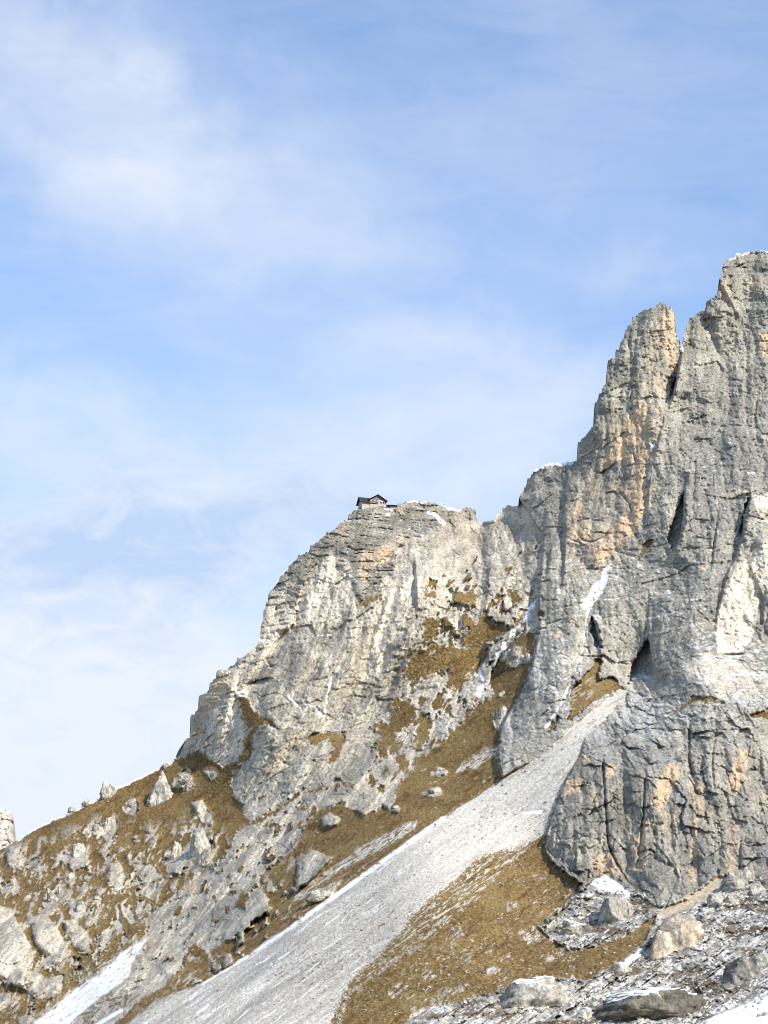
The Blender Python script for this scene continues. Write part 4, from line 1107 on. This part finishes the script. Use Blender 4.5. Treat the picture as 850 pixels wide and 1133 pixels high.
el = mth('MULTIPLY', mth('ARCSINE', sep.outputs[2]), 180 / math.pi)
cmb = n.new('ShaderNodeCombineXYZ'); l.new(az, cmb.inputs[0]); l.new(el, cmb.inputs[1])
def nse(scale, detail, rough, sx=1.0, sy=1.0, rot=0.0, off=0.0, dist=0.0):
    mp = n.new('ShaderNodeMapping'); mp.inputs['Scale'].default_value = (sx, sy, 1); mp.inputs['Rotation'].default_value = (0, 0, R(rot)); mp.inputs['Location'].default_value = (off, off * .7, off)
    l.new(cmb.outputs[0], mp.inputs[0])
    t = n.new('ShaderNodeTexNoise'); t.inputs['Scale'].default_value = scale; t.inputs['Detail'].default_value = detail; t.inputs['Roughness'].default_value = rough; t.inputs['Distortion'].default_value = dist
    l.new(mp.outputs[0], t.inputs['Vector']); return t.outputs['Fac']
wx = mth('MULTIPLY', mth('SUBTRACT', nse(0.22, 4, .55, off=3), 0.5), 7.0)
wy = mth('MULTIPLY', mth('SUBTRACT', nse(0.25, 4, .55, off=11), 0.5), 6.0)
azw = mth('ADD', az, wx); elw = mth('ADD', el, wy)
def bell(a, b, ra, rb, amp, rot=0.0):
    x = mth('SUBTRACT', azw, a); y = mth('SUBTRACT', elw, b)
    if rot:
        c_, s_ = math.cos(R(rot)), math.sin(R(rot))
        x, y = mth('ADD', mth('MULTIPLY', x, c_), mth('MULTIPLY', y, s_)), mth('SUBTRACT', mth('MULTIPLY', y, c_), mth('MULTIPLY', x, s_))
    q = mth('ADD', mth('POWER', mth('MULTIPLY', x, 1 / ra), 2.0), mth('POWER', mth('MULTIPLY', y, 1 / rb), 2.0))
    return mth('MULTIPLY', mth('EXPONENT', mth('MULTIPLY', q, -1.0)), amp)
def dirs(u, v):   # bearing in degrees of a point of the sky
    x, y, z = world(u, v, 100.0); z -= EYE[2]
    return math.degrees(math.atan2(x, y)), math.degrees(math.asin(z / math.sqrt(x * x + y * y + z * z)))
BELLS = [(60,110,210,90,.36,-20),(240,190,180,90,.42,-15),(60,30,100,40,.15,0),(330,290,200,40,.16,0),(690,285,85,35,.22,0),(500,440,250,80,.30,0),(60,450,220,60,.34,-12),(60,640,200,90,.55,0),
         (120,790,260,130,.85,-10),(0,900,260,120,.9,0),(250,600,200,60,.30,0),(430,540,260,60,.30,0),(620,480,120,60,.15,0),(540,140,200,60,.14,0),(170,585,330,75,.42,4),(380,400,300,60,.14,-10)]
tot = None
for (u, v, ru, rv, a, ro) in BELLS:
    A, E = dirs(u, v); k = FOV_V / 1133 * 1.03
    bb_ = bell(A, E, ru * k, rv * k, a, ro)
    tot = bb_ if tot is None else mth('ADD', tot, bb_)
tex = nse(0.30, 9, .60, 0.65, 1.5, 14, 5, 0.5)
tot = mth('MULTIPLY', tot, mth('MULTIPLY_ADD', tex, 1.1, 0.42))
base_v = mth('ADD', mth('MULTIPLY', mth('SUBTRACT', nse(0.18, 6, .55, .6, 1.4, 10, 23, .4), 0.42), 0.4), mth('MULTIPLY', mth('SUBTRACT', nse(0.5, 9, .62, .45, 1.5, 18, 31, 1.0), 0.5), 0.28))
cover = mth('MINIMUM', mth('MAXIMUM', mth('ADD', mth('ADD', tot, base_v), 0.18), 0.0), 0.97)
# grey undersides of the denser cloud low on the left
A1, E1 = dirs(190, 595); k = FOV_V / 1133
tex2 = nse(0.62, 10, .62, .7, 1.5, 20, 57, .6)
gsh = mth('MINIMUM', mth('MULTIPLY', bell(A1, E1, 330 * k, 78 * k, 1.15, 4), mth('MULTIPLY_ADD', tex2, 1.7, -0.1)), 1.0)
lowb = bell(*dirs(110, 720), 300 * k, 150 * k, 1.0, -12)
gsh = mth('MINIMUM', mth('MAXIMUM', mth('ADD', gsh, mth('MULTIPLY', lowb, mth('MULTIPLY', mth('SUBTRACT', tex2, 0.45), 1.6))), 0.0), 1.0)
ccol = n.new('ShaderNodeMix'); ccol.data_type = 'RGBA'
ccol.inputs[6].default_value = (3.72, 3.96, 4.42, 1); ccol.inputs[7].default_value = (2.4, 3.05, 4.15, 1)
l.new(gsh, ccol.inputs[0])
mxs = n.new('ShaderNodeMix'); mxs.data_type = 'RGBA'
l.new(cover, mxs.inputs[0]); l.new(sky.outputs[0], mxs.inputs[6]); l.new(ccol.outputs[2], mxs.inputs[7])
l.new(mxs.outputs[2], bg.inputs['Color'])
bg.inputs['Strength'].default_value = 0.15

# ------------------------------------------------------------------ view
vs_ = SC.view_settings
vs_.view_transform = 'Standard'; vs_.look = 'None'; vs_.gamma = 1.0; vs_.exposure = 0.62; vs_.use_curve_mapping = False
SC.cycles.max_bounces = 4
SC.cycles.pixel_filter_type = 'BLACKMAN_HARRIS'; SC.cycles.filter_width = 0.95
